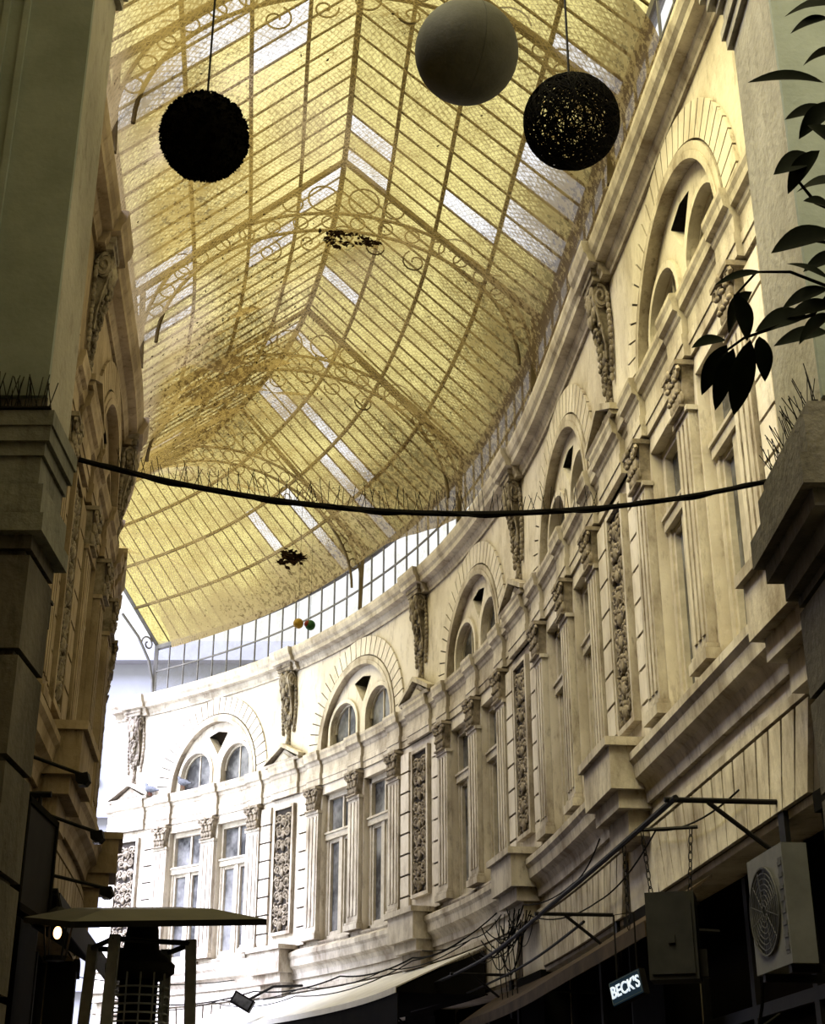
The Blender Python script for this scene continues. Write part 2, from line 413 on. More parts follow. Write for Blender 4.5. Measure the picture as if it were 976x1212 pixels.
def corbel_mesh(m):
    b = MB(); rnd = random.Random(9)
    b.box(-.25,.25,0,.30,-.07,0); b.box(-.22,.22,0,.27,-.13,-.07)
    def cyl(y, z, r, w):
        n = 14
        b.ext([(y+r*math.cos(2*PI*i/n), z+r*math.sin(2*PI*i/n)) for i in range(n)], -w, w, 9)
    cyl(.15,-.27,.12,.17); cyl(.07,-.86,.06,.13)
    b.ext([(0,-.13),(.22,-.13),(.22,-.3),(.15,-.5),(.08,-.7),(.07,-.95),(0,-1.0)], -.13, .13, 9)
    for sx in (-1,1):
        pts = []
        for i in range(22):
            a = 1.2+i*.48; r = .12*(1-i/25); pts.append((sx*.18, .15+r*math.cos(a), -.27+r*math.sin(a)))
        b.tube(pts, .022, 5)
        b.tube([(sx*.15,.23,-.36),(sx*.15,.16,-.55),(sx*.14,.1,-.75),(sx*.13,.09,-.9)], .022, 5)
        for i in range(14):
            q = i/13; b.ball((sx*(.19+.05*math.sin(q*PI)), .05, -.25-.85*q), (rnd.uniform(.02,.04),.04,rnd.uniform(.03,.05)), 6, 4)
    b.ball((0,.27,-.3),(.085,.06,.12),8,6); b.ball((0,.32,-.3),(.025,.03,.04),6,4)
    for sx in (-1,1): b.ball((sx*.09,.25,-.2),(.05,.05,.07),6,4); b.ball((sx*.1,.24,-.42),(.04,.05,.07),6,4)
    b.ball((0,.25,-.47),(.06,.05,.09),7,5)
    for i in range(64):
        q = i/63; w = .19*(1-q)**.7*(.5+.5*math.sin(q*16))
        y = .2-.16*min(1,q*1.5)
        for sx in (-1,1):
            b.ball((sx*rnd.uniform(0,max(w,.02)), y+rnd.uniform(-.02,.05), -.45-.98*q), (rnd.uniform(.014,.032),.03,rnd.uniform(.018,.04)), 6, 4)
    return b.mesh('corbel', m, smooth=True)
def pediment_mesh(m):
    b = MB()
    b.prism([(-.44,0),(.44,0),(0,.25)], 0, .07)
    b.ext([(0,0),(.13,0),(.15,.04),(0,.04)], -.48, .48, 9)
    for sx in (-1,1):
        P = [(sx*.5,.04),(0,.28),(0,.35),(sx*.5,.10)]
        b.prism(P, 0, .15)
    b.prism([(-.2,.07),(.2,.07),(0,.18)], .07, .09)
    return b.mesh('pediment', m)
def pilaster_mesh(m):
    b = MB()
    b.box(-.17,.17,0,.07,.12,1.97); b.box(-.21,.21,0,.11,0,.08); b.box(-.19,.19,0,.09,.08,.12)
    b.box(-.19,.19,0,.09,1.93,1.97)
    for x in (-.1,0,.1): b.box(x-.03,x+.03,.07,.082,.2,1.88)
    return b.mesh('pilaster', m)
WW, WH = .92, 2.25
def window_meshes(mf, mg):
    f = MB(); t = .08
    f.box(-WW/2,-WW/2+t,-.05,.04,0,WH); f.box(WW/2-t,WW/2,-.05,.04,0,WH)
    f.box(-WW/2,WW/2,-.05,.04,0,t); f.box(-WW/2,WW/2,-.05,.04,WH-t,WH)
    tr = MB(); tr.box(-WW/2+.01,WW/2-.01,-.05,.07,WH*.68,WH*.68+.09); tr.box(-WW/2+.01,WW/2-.01,-.04,.09,WH*.68+.09,WH*.68+.12)
    c = MB()
    c.box(-.05,.05,-.05,.045,t,WH*.68)
    for sx in (-1,1):
        x0, x1 = (sx*.04, sx*(WW/2-t))
        lo, hi = min(x0,x1), max(x0,x1)
        c.box(lo,lo+.045,-.04,.02,t,WH*.68); c.box(hi-.045,hi,-.04,.02,t,WH*.68); c.box(lo,hi,-.04,.015,t,t+.06); c.box(lo,hi,-.04,.015,WH*.68-.05,WH*.68)
    c.box(-.02,.02,-.03,.01,WH*.68+.1,WH-t)
    p = MB(); p.box(-WW/2+.03,WW/2-.03,-.035,-.025,.03,WH-.03)
    s = MB(); s.ext([(-.05,-.07),(.15,-.07),(.17,-.02),(.17,0),(-.05,.03)], -WW/2-.02, WW/2+.02, 9)
    return [f.mesh('window_frame',mf), tr.mesh('transom',mf), c.mesh('casement',mf), p.mesh('pane',mg), s.mesh('sill',M['mould'])]

# tympanum shape
ZS = 7.67; RI = 1.20; HC = .56; HR = .41; ST_ = .26; dT = -.06; TW = .27
def hole_top(x):
    a = abs(abs(x)-HC)
    return ZS+ST_+math.sqrt(max(0, HR*HR-a*a)) if a < HR else None
WIN = [0]
def facade(side, k0, k1, wall, ms, mm, mesh_kit):
    f = WR if side == 'R' else WL
    cap, (pbg, pfr, pcv), corb, ped, pil, win = mesh_kit
    for k in range(k0, k1):
        cx = B*k+B/2
        # arch ring
        b = MB(); n = 27
        for i in range(n):
            a0 = PI*(i+.06)/n; a1 = PI*(i+.94)/n
            b.ring(cx, ZS, 1.28, 1.57, -.01, .03, a0, a1, 2)
        av = build(b, 'arch_voussoirs', ms, wall, f)
        b = MB(); b.ring(cx, ZS, 1.27, 1.565, -.01, .012, 0, PI, 54); build(b, 'arch_joints', M['joint'], av, f)
        b = MB(); b.ring(cx, ZS, 1.13, 1.19, dT, .05, 0, PI, 30); b.ring(cx, ZS, 1.19, 1.26, -.02, .04, 0, PI, 30)
        build(b, 'archivolt', mm, wall, f)
        # tympanum with two round-headed openings and a small triangular one
        b = MB(); nx = 64
        xs = sorted(set([-RI+2*RI*i/nx for i in range(nx+1)]+[HC-HR, HC+HR, -HC-HR, -HC+HR]))
        def tri(x):
            if abs(x) > TW: return None
            return ZS+.92-.36*(1-abs(x)/TW), ZS+.92+.06*(1-abs(x)/TW)
        for x0, x1 in zip(xs[:-1], xs[1:]):
            xm = (x0+x1)/2
            t0 = ZS+math.sqrt(max(0,RI*RI-x0*x0)); t1 = ZS+math.sqrt(max(0,RI*RI-x1*x1))
            if abs(abs(xm)-HC) < HR:
                l0 = hole_top(x0) or ZS+ST_; l1 = hole_top(x1) or ZS+ST_
            else: l0 = l1 = ZS
            tm = tri(xm)
            l0 = min(l0, t0); l1 = min(l1, t1)
            if tm:
                a0 = tri(max(-TW,min(TW,x0))); a1 = tri(max(-TW,min(TW,x1)))
                b.quad((cx+x0,dT,l0),(cx+x1,dT,l1),(cx+x1,dT,max(l1,a1[0])),(cx+x0,dT,max(l0,a0[0])))
                b.quad((cx+x0,dT,a0[1]),(cx+x1,dT,a1[1]),(cx+x1,dT,t1),(cx+x0,dT,t0))
                b.quad((cx+x0,dT,max(l0,a0[0])),(cx+x1,dT,max(l1,a1[0])),(cx+x1,dT-.2,max(l1,a1[0])),(cx+x0,dT-.2,max(l0,a0[0])))
            else:
                b.quad((cx+x0,dT,l0),(cx+x1,dT,l1),(cx+x1,dT,t1),(cx+x0,dT,t0))
            if abs(abs(xm)-HC) < HR:
                b.quad((cx+x0,dT,l0),(cx+x1,dT,l1),(cx+x1,dT-.14,l1),(cx+x0,dT-.14,l0))
        for sx in (-1,1):
            b.ring(cx+sx*HC, ZS+ST_, HR, HR+.06, dT-.01, dT+.035, 0, PI, 16)
            for e in (-1,1):
                x = cx+sx*HC+e*HR; b.box(min(x,x+e*.055),max(x,x+e*.055),dT-.14,dT+.035,ZS,ZS+ST_)
        build(b, 'tympanum', ms, wall, f)
        # lunette windows
        for sx in (-1,1):
            WIN[0] += 1
            b = MB()
            b.ring(cx+sx*HC, ZS+ST_, HR-.035, HR, dT-.11, dT-.06, 0, PI, 14)
            b.box(cx+sx*HC-HR, cx+sx*HC+HR, dT-.11, dT-.06, ZS, ZS+.05); b.box(cx+sx*HC-.014, cx+sx*HC+.014, dT-.10, dT-.07, ZS, ZS+ST_+HR)
            w = build(b, 'window_%d' % WIN[0], M['wood'], None, f); tag(w, None, None, None, 'structure')
            p = MB(); poly = [(cx+sx*HC-HR,ZS)]+[(cx+sx*HC-HR*math.cos(PI*i/14), ZS+ST_+HR*math.sin(PI*i/14)) for i in range(15)]+[(cx+sx*HC+HR,ZS)]
            p.prism(poly, dT-.10, dT-.09); build(p, 'pane', M['glass'], w, f)
        # first-floor windows
        for sx in (-1,1):
            WIN[0] += 1
            w = link('window_%d' % WIN[0], win[0]); w.matrix_world = FR(side, cx+sx*.66, -.13, 4.72); tag(w, None, None, None, 'structure')
            for nm, me in zip(('transom','casement','pane','sill'), win[1:]): link(nm, me, w)
        # pilasters
        for x in (-1.3, 0, 1.3):
            o = link('pilaster', pil, wall); o.matrix_basis = FR(side, cx+x, 0, 4.75)
            link('capital', cap, o).location = (0,0,1.97)
        # rusticated strips
        for x in (-1.64, 1.64):
            b = MB(); z = 4.72
            while z < 7.0:
                b.box(cx+x-.14, cx+x+.14, -.01, .045, z, z+.262); z += .29
            o = build(b, 'rusticated_strip', ms, wall, f)
            b = MB(); b.box(cx+x-.135, cx+x+.135, -.01, .012, 4.72, 7.02); build(b, 'strip_joints', M['joint'], o, f)
        # frieze with vertical joints above the shop
        b = MB(); n = 15
        for i in range(n):
            x0 = -1.7+3.4*i/n; lean = (i+.5-n/2)/n*.18
            b.prism([(cx+x0+.012-lean,3.5),(cx+x0+3.4/n-.012-lean,3.5),(cx+x0+3.4/n-.012+lean,4.0),(cx+x0+.012+lean,4.0)], -.01, .045)
        o = build(b, 'flat_arch', mm, wall, f)
        b = MB(); b.box(cx-1.75,cx+1.75,-.01,.012,3.5,4.0,8); build(b, 'arch_joints', M['joint'], o, f)
        # shop front
        WIN[0] += 1
        b = MB()
        for x in (-1.72,-.6,.55,1.68): b.box(cx+x-.03, cx+x+.05, -.34, -.26, 0, 3.42)
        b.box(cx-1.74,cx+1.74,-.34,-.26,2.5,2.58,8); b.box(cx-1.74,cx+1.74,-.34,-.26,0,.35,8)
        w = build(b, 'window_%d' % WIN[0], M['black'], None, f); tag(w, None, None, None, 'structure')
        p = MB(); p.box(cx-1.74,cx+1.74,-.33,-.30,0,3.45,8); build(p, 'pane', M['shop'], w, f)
    for k in range(k0, k1+1):
        s = B*k
        if k > 0:
            o = link('relief_panel', pbg, wall); o.matrix_basis = FR(side, s, .02, 4.98)
            link('panel_frame', pfr, o); link('carving', pcv, o)
            o = link('corbel', corb, wall); o.matrix_basis = FR(side, s, 0, 9.38, (.80,.62,1.05))
            o = link('pediment', ped, wall); o.matrix_basis = FR(side, s, .02, 7.66)
        b = MB()   # console block under the pier
        b.box(s-.46, s+.46, 0, .34, 4.32, 4.66, 3); b.box(s-.40, s+.40, 0, .27, 4.18, 4.32, 3); b.box(s-.32, s+.32, 0, .18, 3.98, 4.18, 3); b.box(s-.50, s+.50, 0, .38, 4.66, 4.73, 3)
        build(b, 'console_block', mm, wall, f)
        b = MB(); b.box(s-.468, s+.468, -.25, .03, 0, 3.46, 3); b.box(s-.49, s+.49, -.02, .06, 3.36, 3.47, 3); build(b, 'dark_facing', M['nearblack'], wall, f)  # near-black facing added to darken the pale lower piers

def wall_skin(side, name, k0, k1, s_end, plain_from, m):
    f = WR if side == 'R' else WL
    b = MB()
    def sheet(x0, x1, z0, z1, d=0):
        n = max(1, int((x1-x0)/.4))
        for i in range(n):
            a = x0+(x1-x0)*i/n; c = x0+(x1-x0)*(i+1)/n
            b.quad((a,d,z0),(c,d,z0),(c,d,z1),(a,d,z1))
    for k in range(k0, k1):
        cx = B*k+B/2
        sheet(cx-2.2,cx-1.74,0,3.45); sheet(cx+1.74,cx+2.2,0,3.45); sheet(cx-2.2,cx+2.2,3.45,4.72)
        for x in (-1.74,1.74): b.quad((cx+x,0,0),(cx+x,-.4,0),(cx+x,-.4,3.45),(cx+x,0,3.45))
        b.quad((cx-1.74,0,3.45),(cx+1.74,0,3.45),(cx+1.74,-.4,3.45),(cx-1.74,-.4,3.45))
        sheet(cx-2.2,cx-1.12,4.72,6.97); sheet(cx-.2,cx+.2,4.72,6.97); sheet(cx+1.12,cx+2.2,4.72,6.97); sheet(cx-2.2,cx+2.2,6.97,ZS)
        for x in (-1.12,-.2,.2,1.12): b.quad((cx+x,0,4.72),(cx+x,-.3,4.72),(cx+x,-.3,6.97),(cx+x,0,6.97))
        for sx in (-1,1):
            x0, x1 = sorted((cx+sx*.2, cx+sx*1.12))
            b.quad((x0,0,6.97),(x1,0,6.97),(x1,-.3,6.97),(x0,-.3,6.97)); b.quad((x0,0,4.72),(x1,0,4.72),(x1,-.3,4.72),(x0,-.3,4.72))
        sheet(cx-2.2,cx-RI,ZS,9.6); sheet(cx+RI,cx+2.2,ZS,9.6)
        n = 40
        for i in range(n):
            x0 = -RI+2*RI*i/n; x1 = -RI+2*RI*(i+1)/n
            t0 = ZS+math.sqrt(max(0,RI*RI-x0*x0)); t1 = ZS+math.sqrt(max(0,RI*RI-x1*x1))
            b.quad((cx+x0,0,t0),(cx+x1,0,t1),(cx+x1,0,9.6),(cx+x0,0,9.6))
    if s_end > B*k1: sheet(B*k1, s_end, 0, 9.6)
    if plain_from < B*k0: sheet(plain_from, B*k0, 0, 9.6)
    n = 80
    for i in range(n):
        a = plain_from+(s_end-plain_from)*i/n; c = plain_from+(s_end-plain_from)*(i+1)/n
        b.quad((a,-.7,0),(c,-.7,0),(c,-.7,9.6),(a,-.7,9.6)); b.quad((a,0,9.6),(c,0,9.6),(c,-.7,9.6),(a,-.7,9.6))
    for s in (plain_from, s_end): b.quad((s,0,0),(s,-.7,0),(s,-.7,9.6),(s,0,9.6))
    w = build(b, name, m, None, f); w['kind'] = 'structure'
    return w, f
def bands(wall, f, s0, s1, m, kpts, cxs):
    b = MB()
    pc = [(-.1,9.24),(.03,9.24),(.035,9.28),(.06,9.31),(.07,9.36),(.16,9.38),(.17,9.44),(.20,9.48),(.22,9.55),(.22,9.6),(-.1,9.6)]
    b.ext(pc, s0, s1)
    for c in kpts: b.ext([(d+.07 if d > 0 else d, z+.003) for d, z in pc], max(s0,c-.3), min(s1,c+.3))
    build(b, 'cornice', m, wall, f)
    b = MB(); pr = [(0,7.12),(.025,7.12),(.025,7.22),(.035,7.22),(.035,7.30),(.025,7.31),(.025,7.44),(.04,7.46),(.05,7.50),(.085,7.52),(.09,7.58),(.105,7.62),(.105,7.66),(0,7.68)]
    b.ext(pr, s0, s1)
    for c in kpts:
        b.ext([(d+.05 if d > 0 else 0, z) for d, z in pr], max(s0,c-.40), min(s1,c+.40))
    for c in cxs:
        b.ext([(d+.05 if d > 0 else 0, z+.002) for d, z in pr], c-.21, c+.21)
    build(b, 'entablature', m, wall, f)
    b = MB(); b.ext([(-.05,4.22),(.04,4.22),(.05,4.3),(.08,4.36),(.14,4.4),(.15,4.5),(.18,4.54),(.18,4.6),(.06,4.66),(-.05,4.66)], s0, s1)
    b.ext([(-.05,4.03),(.04,4.03),(.04,4.09),(-.05,4.09)], s0, s1)
    build(b, 'string_course', m, wall, f)

def kit(mm, mc, mcb, mf):
    return (capital_mesh(mc), relief_meshes(mc, M['carvebg'], mf), corbel_mesh(mcb), pediment_mesh(mf), pilaster_mesh(mf), window_meshes(M['wood'], M['glass']))
SB = -8.6
kR = kit(M['stone'], M['carve'], M['corbel'], M['mould'])
wr, fR = wall_skin('R', 'wall_right', 0, 5, 22.6, SB, M['stone'])
bands(wr, fR, SB, 22.6, M['mould'], [B*k for k in range(1,6)], [B*k+2.2+x for k in range(0,5) for x in (-1.3,0,1.3)])
facade('R', 0, 5, wr, M['stone'], M['mould'], kR)
kL = kit(M['left'], M['carve'], M['corbel'], M['left'])
wl, fL = wall_skin('L', 'wall_left', 0, 4, 17.9, SB, M['left'])
bands(wl, fL, SB, 17.9, M['left'], [B*k for k in range(1,5)], [B*k+2.2+x for k in range(0,4) for x in (-1.3,0,1.3)])
facade('L', 0, 4, wl, M['left'], M['left'], kL)
b = MB(); b.quad(WR(SB,-.7,0), WL(SB,-.7,0), WL(SB,-.7,12.6), WR(SB,-.7,12.6)); o = build(b, 'back_light_block', M['lowpier']); o['kind'] = 'structure'  # unseen wall added behind the camera to cut the cool sky light

# floor
b = MB(); b.box(-40, 40, -15, 70, -.2, 0)
o = build(b, 'floor', M['floor']); o['kind'] = 'structure'

# ------------------------------------------------------------------ roof
ZE, ZRG = 10.6, 12.7; HW = 2.36
def RF(s, u, dz=0):
    p, t, n = curve(s); q = p+n*(GAP/2-u*HW); return Vector((q.x, q.y, ZE+(ZRG-ZE)*(1-abs(u))+dz))
NB = 14; S0R, S1R = -8.6, 21.6
nrow = int(round((S1R-S0R)/(B/NB)))
US = [-1,-.72,-.46,-.22,0,.22,.46,.72,1]
cells = {}
for i in range(nrow):
    for j in range(8):
        s0 = S0R+i*B/NB; cells[(i,j)] = (s0, s0+B/NB, US[j], US[j+1])
targets = [(382,212),(368,225),(430,170),(440,152),(425,205),(420,190),(620,200),(655,228),(605,268),(635,292),(675,238),(590,255),(650,62),(690,85),(720,100),(660,75),(195,325),(172,345),(215,312),(165,330),(180,360),(330,280),(300,295),
           (250,25),(290,20),(335,25),(270,50),(200,95),(175,115),(260,8),(320,45),(392,328),(360,402),(322,394),(365,485),(385,505),(405,525),(350,475),(415,578),(435,596),(400,565),(360,618),(385,640),(318,640),(322,468),(205,385),(180,520)]
clear = set()
def cen(c): return RF((c[0]+c[1])/2, (c[2]+c[3])/2)
pj = {key: proj(cen(c)) for key, c in cells.items() if cen(c).y > 5}
for tu, tv in targets:
    best = min(pj, key=lambda q: (pj[q][0]-tu)**2+(pj[q][1]-tv)**2); clear.add(best)
b = MB()
for key, c in cells.items():
    if key in clear: continue
    b.quad(RF(c[0],c[2]), RF(c[1],c[2]), RF(c[1],c[3]), RF(c[0],c[3]))
roof = build(b, 'ceiling', M['pane']); roof['kind'] = 'structure'
for key in sorted(clear):
    c = cells[key]; b = MB(); b.quad(RF(c[0],c[2]), RF(c[1],c[2]), RF(c[1],c[3]), RF(c[0],c[3]))
    build(b, 'clear_pane', M['clear'], roof)
for i in range(nrow+1):
    s = S0R+i*B/NB
    if s < 0 and i % 3: continue
    b = MB(); b.tube([RF(s,-1,-.02), RF(s,0,-.02), RF(s,1,-.02)], .015, 4)
    build(b, 'glazing_bar', M['bar'], roof)
for u in (-.72,-.46,-.22,0,.22,.46,.72):
    b = MB(); b.tube([RF(S0R+(S1R-S0R)*i/80, u, -.05) for i in range(81)], .045 if u == 0 else .030, 4)
    build(b, 'ridge_bar' if u == 0 else 'purlin', M['bar'], roof)
for u in (-1, 1):
    b = MB(); b.tube([RF(S0R+(S1R-S0R)*i/80, u*1.0, -.05) for i in range(81)], .06, 6)
    build(b, 'gutter', M['cbar'] if u == 1 else M['iron'], roof)
# clerestory glazing between cornice and eave
for side, f in (('R', WR), ('L', WL)):
    WIN[0] += 1
    e = S1R; b = MB(); s = S0R
    if side == 'L': e = 17.6
    while s < e:
        b.box(s-.010, s+.010, .05, .075, 9.58, 10.58); s += .42
    for z in (9.6, 10.05): b.ext([(.05,z),(.075,z),(.075,z+.024),(.05,z+.024)], S0R, e)
    w = build(b, 'window_%d' % WIN[0], M['cbar'], None, f); w['kind'] = 'structure'
    p = MB(); n = 60
    for i in range(n):
        a = S0R+(e-S0R)*i/n; c = S0R+(e-S0R)*(i+1)/n; p.quad((a,.06,9.6),(c,.06,9.6),(c,.06,10.6),(a,.06,10.6))
    build(p, 'pane', M['clere'], w, f)
b = MB(); b.tube([RF(21.6,1,-.03), RF(21.6,0,-.03), RF(21.6,-1,-.03)], .045, 4)
build(b, 'end_rafter', M['cbar'], roof)
b = MB(); b.bar(WR(21.6,.06,9.58), WR(21.6,.06,10.6), .07, .07)
b.tube([WR(21.6,.08,9.6), WR(21.6,.12,9.9), WR(21.6,.25,10.25), WR(21.6,.55,10.62), WR(21.6,1.0,10.95)], .028, 6)
pts = []
for i in range(16):
    a = i*.5; r = .16*(1-i/19); pts.append(WR(21.6, .30+r*math.cos(a), 10.55+r*math.sin(a)))
b.tube(pts, .018, 5); build(b, 'end_bracket', M['cbar'], roof)

# trusses
def truss(k, label):
    p, t, n = curve(B*k); c = p+n*GAP/2
    def T(x, y, z): return Vector((c.x-n.x*x+t.x*y, c.y-n.y*x+t.y*y, z))
    root = thing('roof_truss', label, 'iron truss', (c.x, c.y, 10.0), 'iron arches under the glass roof')
    b = MB()
    for (hw, z0, rs) in ((2.22,9.95,1.9),(2.05,9.95,1.66)):
        b.tube([T(hw*math.cos(PI*i/40), 0, z0+rs*math.sin(PI*i/40)) for i in range(41)], .022, 5)
    build(b, 'arch_chord', M['iron'], root, smooth=True)
    b = MB()
    def circ(x, z, r, tr=.010, n=16): b.tube([T(x+r*math.cos(2*PI*i/n), 0, z+r*math.sin(2*PI*i/n)) for i in range(n)], tr, 5, True)
    for i in range(3, 38, 2):
        a = PI*i/40; circ(2.135*math.cos(a), 9.95+1.78*math.sin(a), .085)
    for sx in (-1,1):
        circ(sx*.24, 12.05, .18, .012); circ(sx*.60, 11.95, .12, .012)
        for (x,z,r,a0,tn) in ((1.3,11.4,.24,0,1.4),(1.8,10.98,.17,1,1.3),(.85,11.25,.16,2,1.2),(.4,11.42,.13,3,1.2)):
            pts = []
            for i in range(20):
                q = i/19; a = a0+tn*2*PI*q; rr = r*(1-.8*q); pts.append(T(sx*(x+rr*math.cos(a)), 0, z+rr*math.sin(a)))
            b.tube(pts, .010, 5)
    circ(0, 11.56, .12, .011)
    build(b, 'scrollwork', M['iron'], root, smooth=True)
    b = MB(); b.tube([T(-HW,0,ZE-.06), T(0,0,ZRG-.08), T(HW,0,ZE-.06)], .045, 4)
    build(b, 'rafter', M['iron'], root)
    for sx in (-1,1):
        b = MB(); b.bar(T(sx*2.2,0,9.62), T(sx*2.24,0,10.6), .05, .06)
        build(b, 'strut', M['iron'], root)
truss(-.15, 'ornamental iron roof arch overhead, above the three hanging balls')
truss(.74, 'ornamental iron roof arch crossing the very top of the picture')
truss(1.6, 'ornamental iron roof arch with dark leaves caught at its crown, second from the top')
truss(2.5, 'ornamental iron roof arch blurred behind brown netting, third from the top')
truss(3.42, 'small far iron roof arch just above the round bend of the facade')

# net
b = MB(); s0n, s1n = 1.6, 20.9; ns, nu = 240, 52
uvs = []
def ease(x): x = max(0,min(1,x)); return x*x*(3-2*x)
def netpos(s, u):
    near = 1-ease((s-10.5)/4.0)          # near the camera the hem is tied down to the cornice, further on it hangs at the eave
    hw = 2.10+.14*near*ease((abs(u)-.7)/.3)
    p, t, n = curve(s); q = p+n*(GAP/2-u*hw)
    ph = (s/B+.4) % 1
    sag = (.36*math.sin(PI*ph)**2+.09*math.sin(s*3.1+u*4)+.06*math.sin(s*5.3-u*7))*(1-u*u)
    fold = .10*math.exp(-((s-9.6)/2.4)**2-((u+.55)/.32)**2)*(math.sin(s*6.5+u*11)+math.sin(s*10.3-u*15)) + .06*math.exp(-((s-11.5)/3)**2-((u-.7)/.2)**2)*math.sin(s*8+u*6)
    z0 = 10.34-.64*near
    return Vector((q.x, q.y, z0+(11.35-z0)*max(0,1-u*u)**.62-sag*.8-fold))
for i in range(ns+1):
    s = s0n+(s1n-s0n)*i/ns
    for j in range(nu+1):
        u = math.sin(PI/2*(-1+2*j/nu))
        b.V.append(tuple(netpos(s, u))); uvs.append((s, u*2.2))
for i in range(ns):
    for j in range(nu):
        a = i*(nu+1)+j; b.F.append((a, a+nu+1, a+nu+2, a+1))
me = b.mesh('safety_net', M['net'], smooth=True)
uvl = me.uv_layers.new(name='UVMap')
for lp in me.loops: uvl.data[lp.index].uv = uvs[lp.vertex_index]
net = link('safety_net', me); tag(net, 'brown safety netting sagging beneath the yellow glass roof', 'net')

# dry leaves in the net
b = MB(); rnd = random.Random(4)
for i in range(1000):
    if i < 170: a_ = rnd.uniform(0,2*PI); s = 6.72+.20*math.sin(a_)+rnd.gauss(0,.05); u = .035+.13*math.cos(a_)+rnd.gauss(0,.022)
    elif i < 720: s = 9.6+rnd.gauss(0,1.9); u = -.5+rnd.gauss(0,.28)
    else: s = rnd.uniform(3,18.5); u = rnd.uniform(-.9,.9)
    u = max(-.95,min(.95,u)); c = netpos(s,u)-Vector((0,0,.015))
    R = Matrix.Rotation(rnd.uniform(0,6.3),3,'Z') @ Matrix.Rotation(rnd.uniform(-.9,.9),3,'X')
    l = rnd.uniform(.006,.022) if i >= 170 else rnd.uniform(.015,.05)
    b.quad(*[c+R@Vector(v) for v in ((-l,0,0),(0,-l*.45,.01),(l,0,.02),(0,l*.45,.0))])
o = build(b, 'dry_leaves', M['dry']); tag(o, 'dry brown leaves caught in the netting below the glass roof', 'leaves', None, 'stuff')

# ------------------------------------------------------------------ near piers
def pier(x_face, x_back, y0, y1, label_side, mshaft, mimp, tiers):
    w = MB(); lo, hi = sorted((x_face, x_back)); sg = 1 if x_face < 0 else -1     # sg: direction toward passage
    w.box(lo, hi, y0, y1, 4.5, 9.6)
    root = build(w, 'wall_pier_'+label_side, mshaft); root['kind'] = 'structure'
    b = MB()   # painted camera-side face with raised border
    b.box(lo, hi, y0-.03, y0, 4.62, 7.08)
    for e in (.30, .40):
        xx = x_face-sg*e; b.box(min(xx,xx-sg*.03), max(xx,xx-sg*.03), y0-.05, y0-.03, 4.7, 7.0)
    build(b, 'painted_face', M['paint'], root)
    b = MB()
    for z0, z1, pj_ in ((7.2,7.28,.03),(7.28,7.34,.05),(7.34,7.48,.03),(7.48,7.54,.06),(7.54,7.62,.10),(7.62,7.68,.13)):
        b.box(lo-pj_, hi+pj_, y0-pj_, y1+pj_, z0, z1)
    build(b, 'entablature', mshaft, root)
    b = MB()
    for z0, z1, pj_ in tiers:
        b.box(lo-pj_, hi+pj_, y0-pj_, y1+pj_*.5, z0, z1)
    build(b, 'impost', mimp, root)
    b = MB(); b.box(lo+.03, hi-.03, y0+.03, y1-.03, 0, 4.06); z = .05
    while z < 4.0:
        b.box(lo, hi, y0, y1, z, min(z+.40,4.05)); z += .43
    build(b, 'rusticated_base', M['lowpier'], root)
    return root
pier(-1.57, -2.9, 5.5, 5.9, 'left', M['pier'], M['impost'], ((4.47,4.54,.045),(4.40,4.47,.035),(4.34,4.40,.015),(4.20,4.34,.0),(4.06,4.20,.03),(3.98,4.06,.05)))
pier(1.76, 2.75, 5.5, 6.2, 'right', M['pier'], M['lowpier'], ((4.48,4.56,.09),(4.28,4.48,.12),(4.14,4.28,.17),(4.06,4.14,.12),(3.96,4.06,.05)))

# bird spikes
def spikes(label, x0, x1, y, z, n, h):
    r = random.Random(int(abs(x0)*100)); b = MB()
    b.box(min(x0,x1), max(x0,x1), y-.012, y+.012, z, z+.008)
    for i in range(n):
        q = i/(n-1); x = x0+(x1-x0)*q
        b.tube([(x,y,z),(x+r.uniform(-.05,.05),y+r.uniform(-.04,.02),z+h*r.uniform(.7,1))], .0026, 3)
    o = build(b, 'bird_spike_strip', M['black'], None, None, False, ((x0+x1)/2,y,z)); tag(o, label, 'bird spikes')
spikes('row of thin bird spikes on the ledge of the grey-green left pier', -1.54, -1.98, 5.455, 4.545, 40, .17)
def spikes_y(label, x, y0, y1, z, n, h):
    r = random.Random(88); b = MB(); b.box(x-.012, x+.012, y0, y1, z, z+.008)
    for i in range(n):
        y = y0+(y1-y0)*i/(n-1)
        b.tube([(x,y,z),(x+r.uniform(-.08,.02),y+r.uniform(-.05,.05),z+h*r.uniform(.7,1))], .0026, 3)
    o = build(b, 'bird_spike_strip', M['black'], None, None, False, (x,(y0+y1)/2,z)); tag(o, label, 'bird spikes')
spikes_y('row of thin bird spikes on the ledge of the right pier above its dark impost', 1.71, 5.42, 6.2, 4.565, 36, .17)

# cable across
def cat(a, b, sag, n=24):
    a = Vector(a); b = Vector(b); P = []
    for i in range(n+1):
        q = i/n; p = a.lerp(b, q); p.z -= sag*4*q*(1-q); P.append(p)
    return P
A = Vector((-1.53,5.97,4.56)); Bp = Vector((1.76,6.25,4.60))
root = thing('overhead_cable', 'thick black wrapped cable sagging across the passage between the two piers', 'cable', A)
b = MB(); P = cat(A, Bp, .23, 40); b.tube(P, .0125, 7); build(b, 'main_cable', M['cable'], root, smooth=True)
b = MB(); Q = [p+Vector((0, .012*math.cos(i*.35), .012*math.sin(i*.35)-.002)) for i, p in enumerate(cat(A, Bp, .23, 120))]; b.tube(Q, .006, 5)
build(b, 'wrapped_strand', M['cable'], root)
b = MB(); r = random.Random(12); Q = cat(A, Bp, .23, 150)[8:110]
b.tube([q+Vector((0,0,.012)) for q in Q], .004, 4)
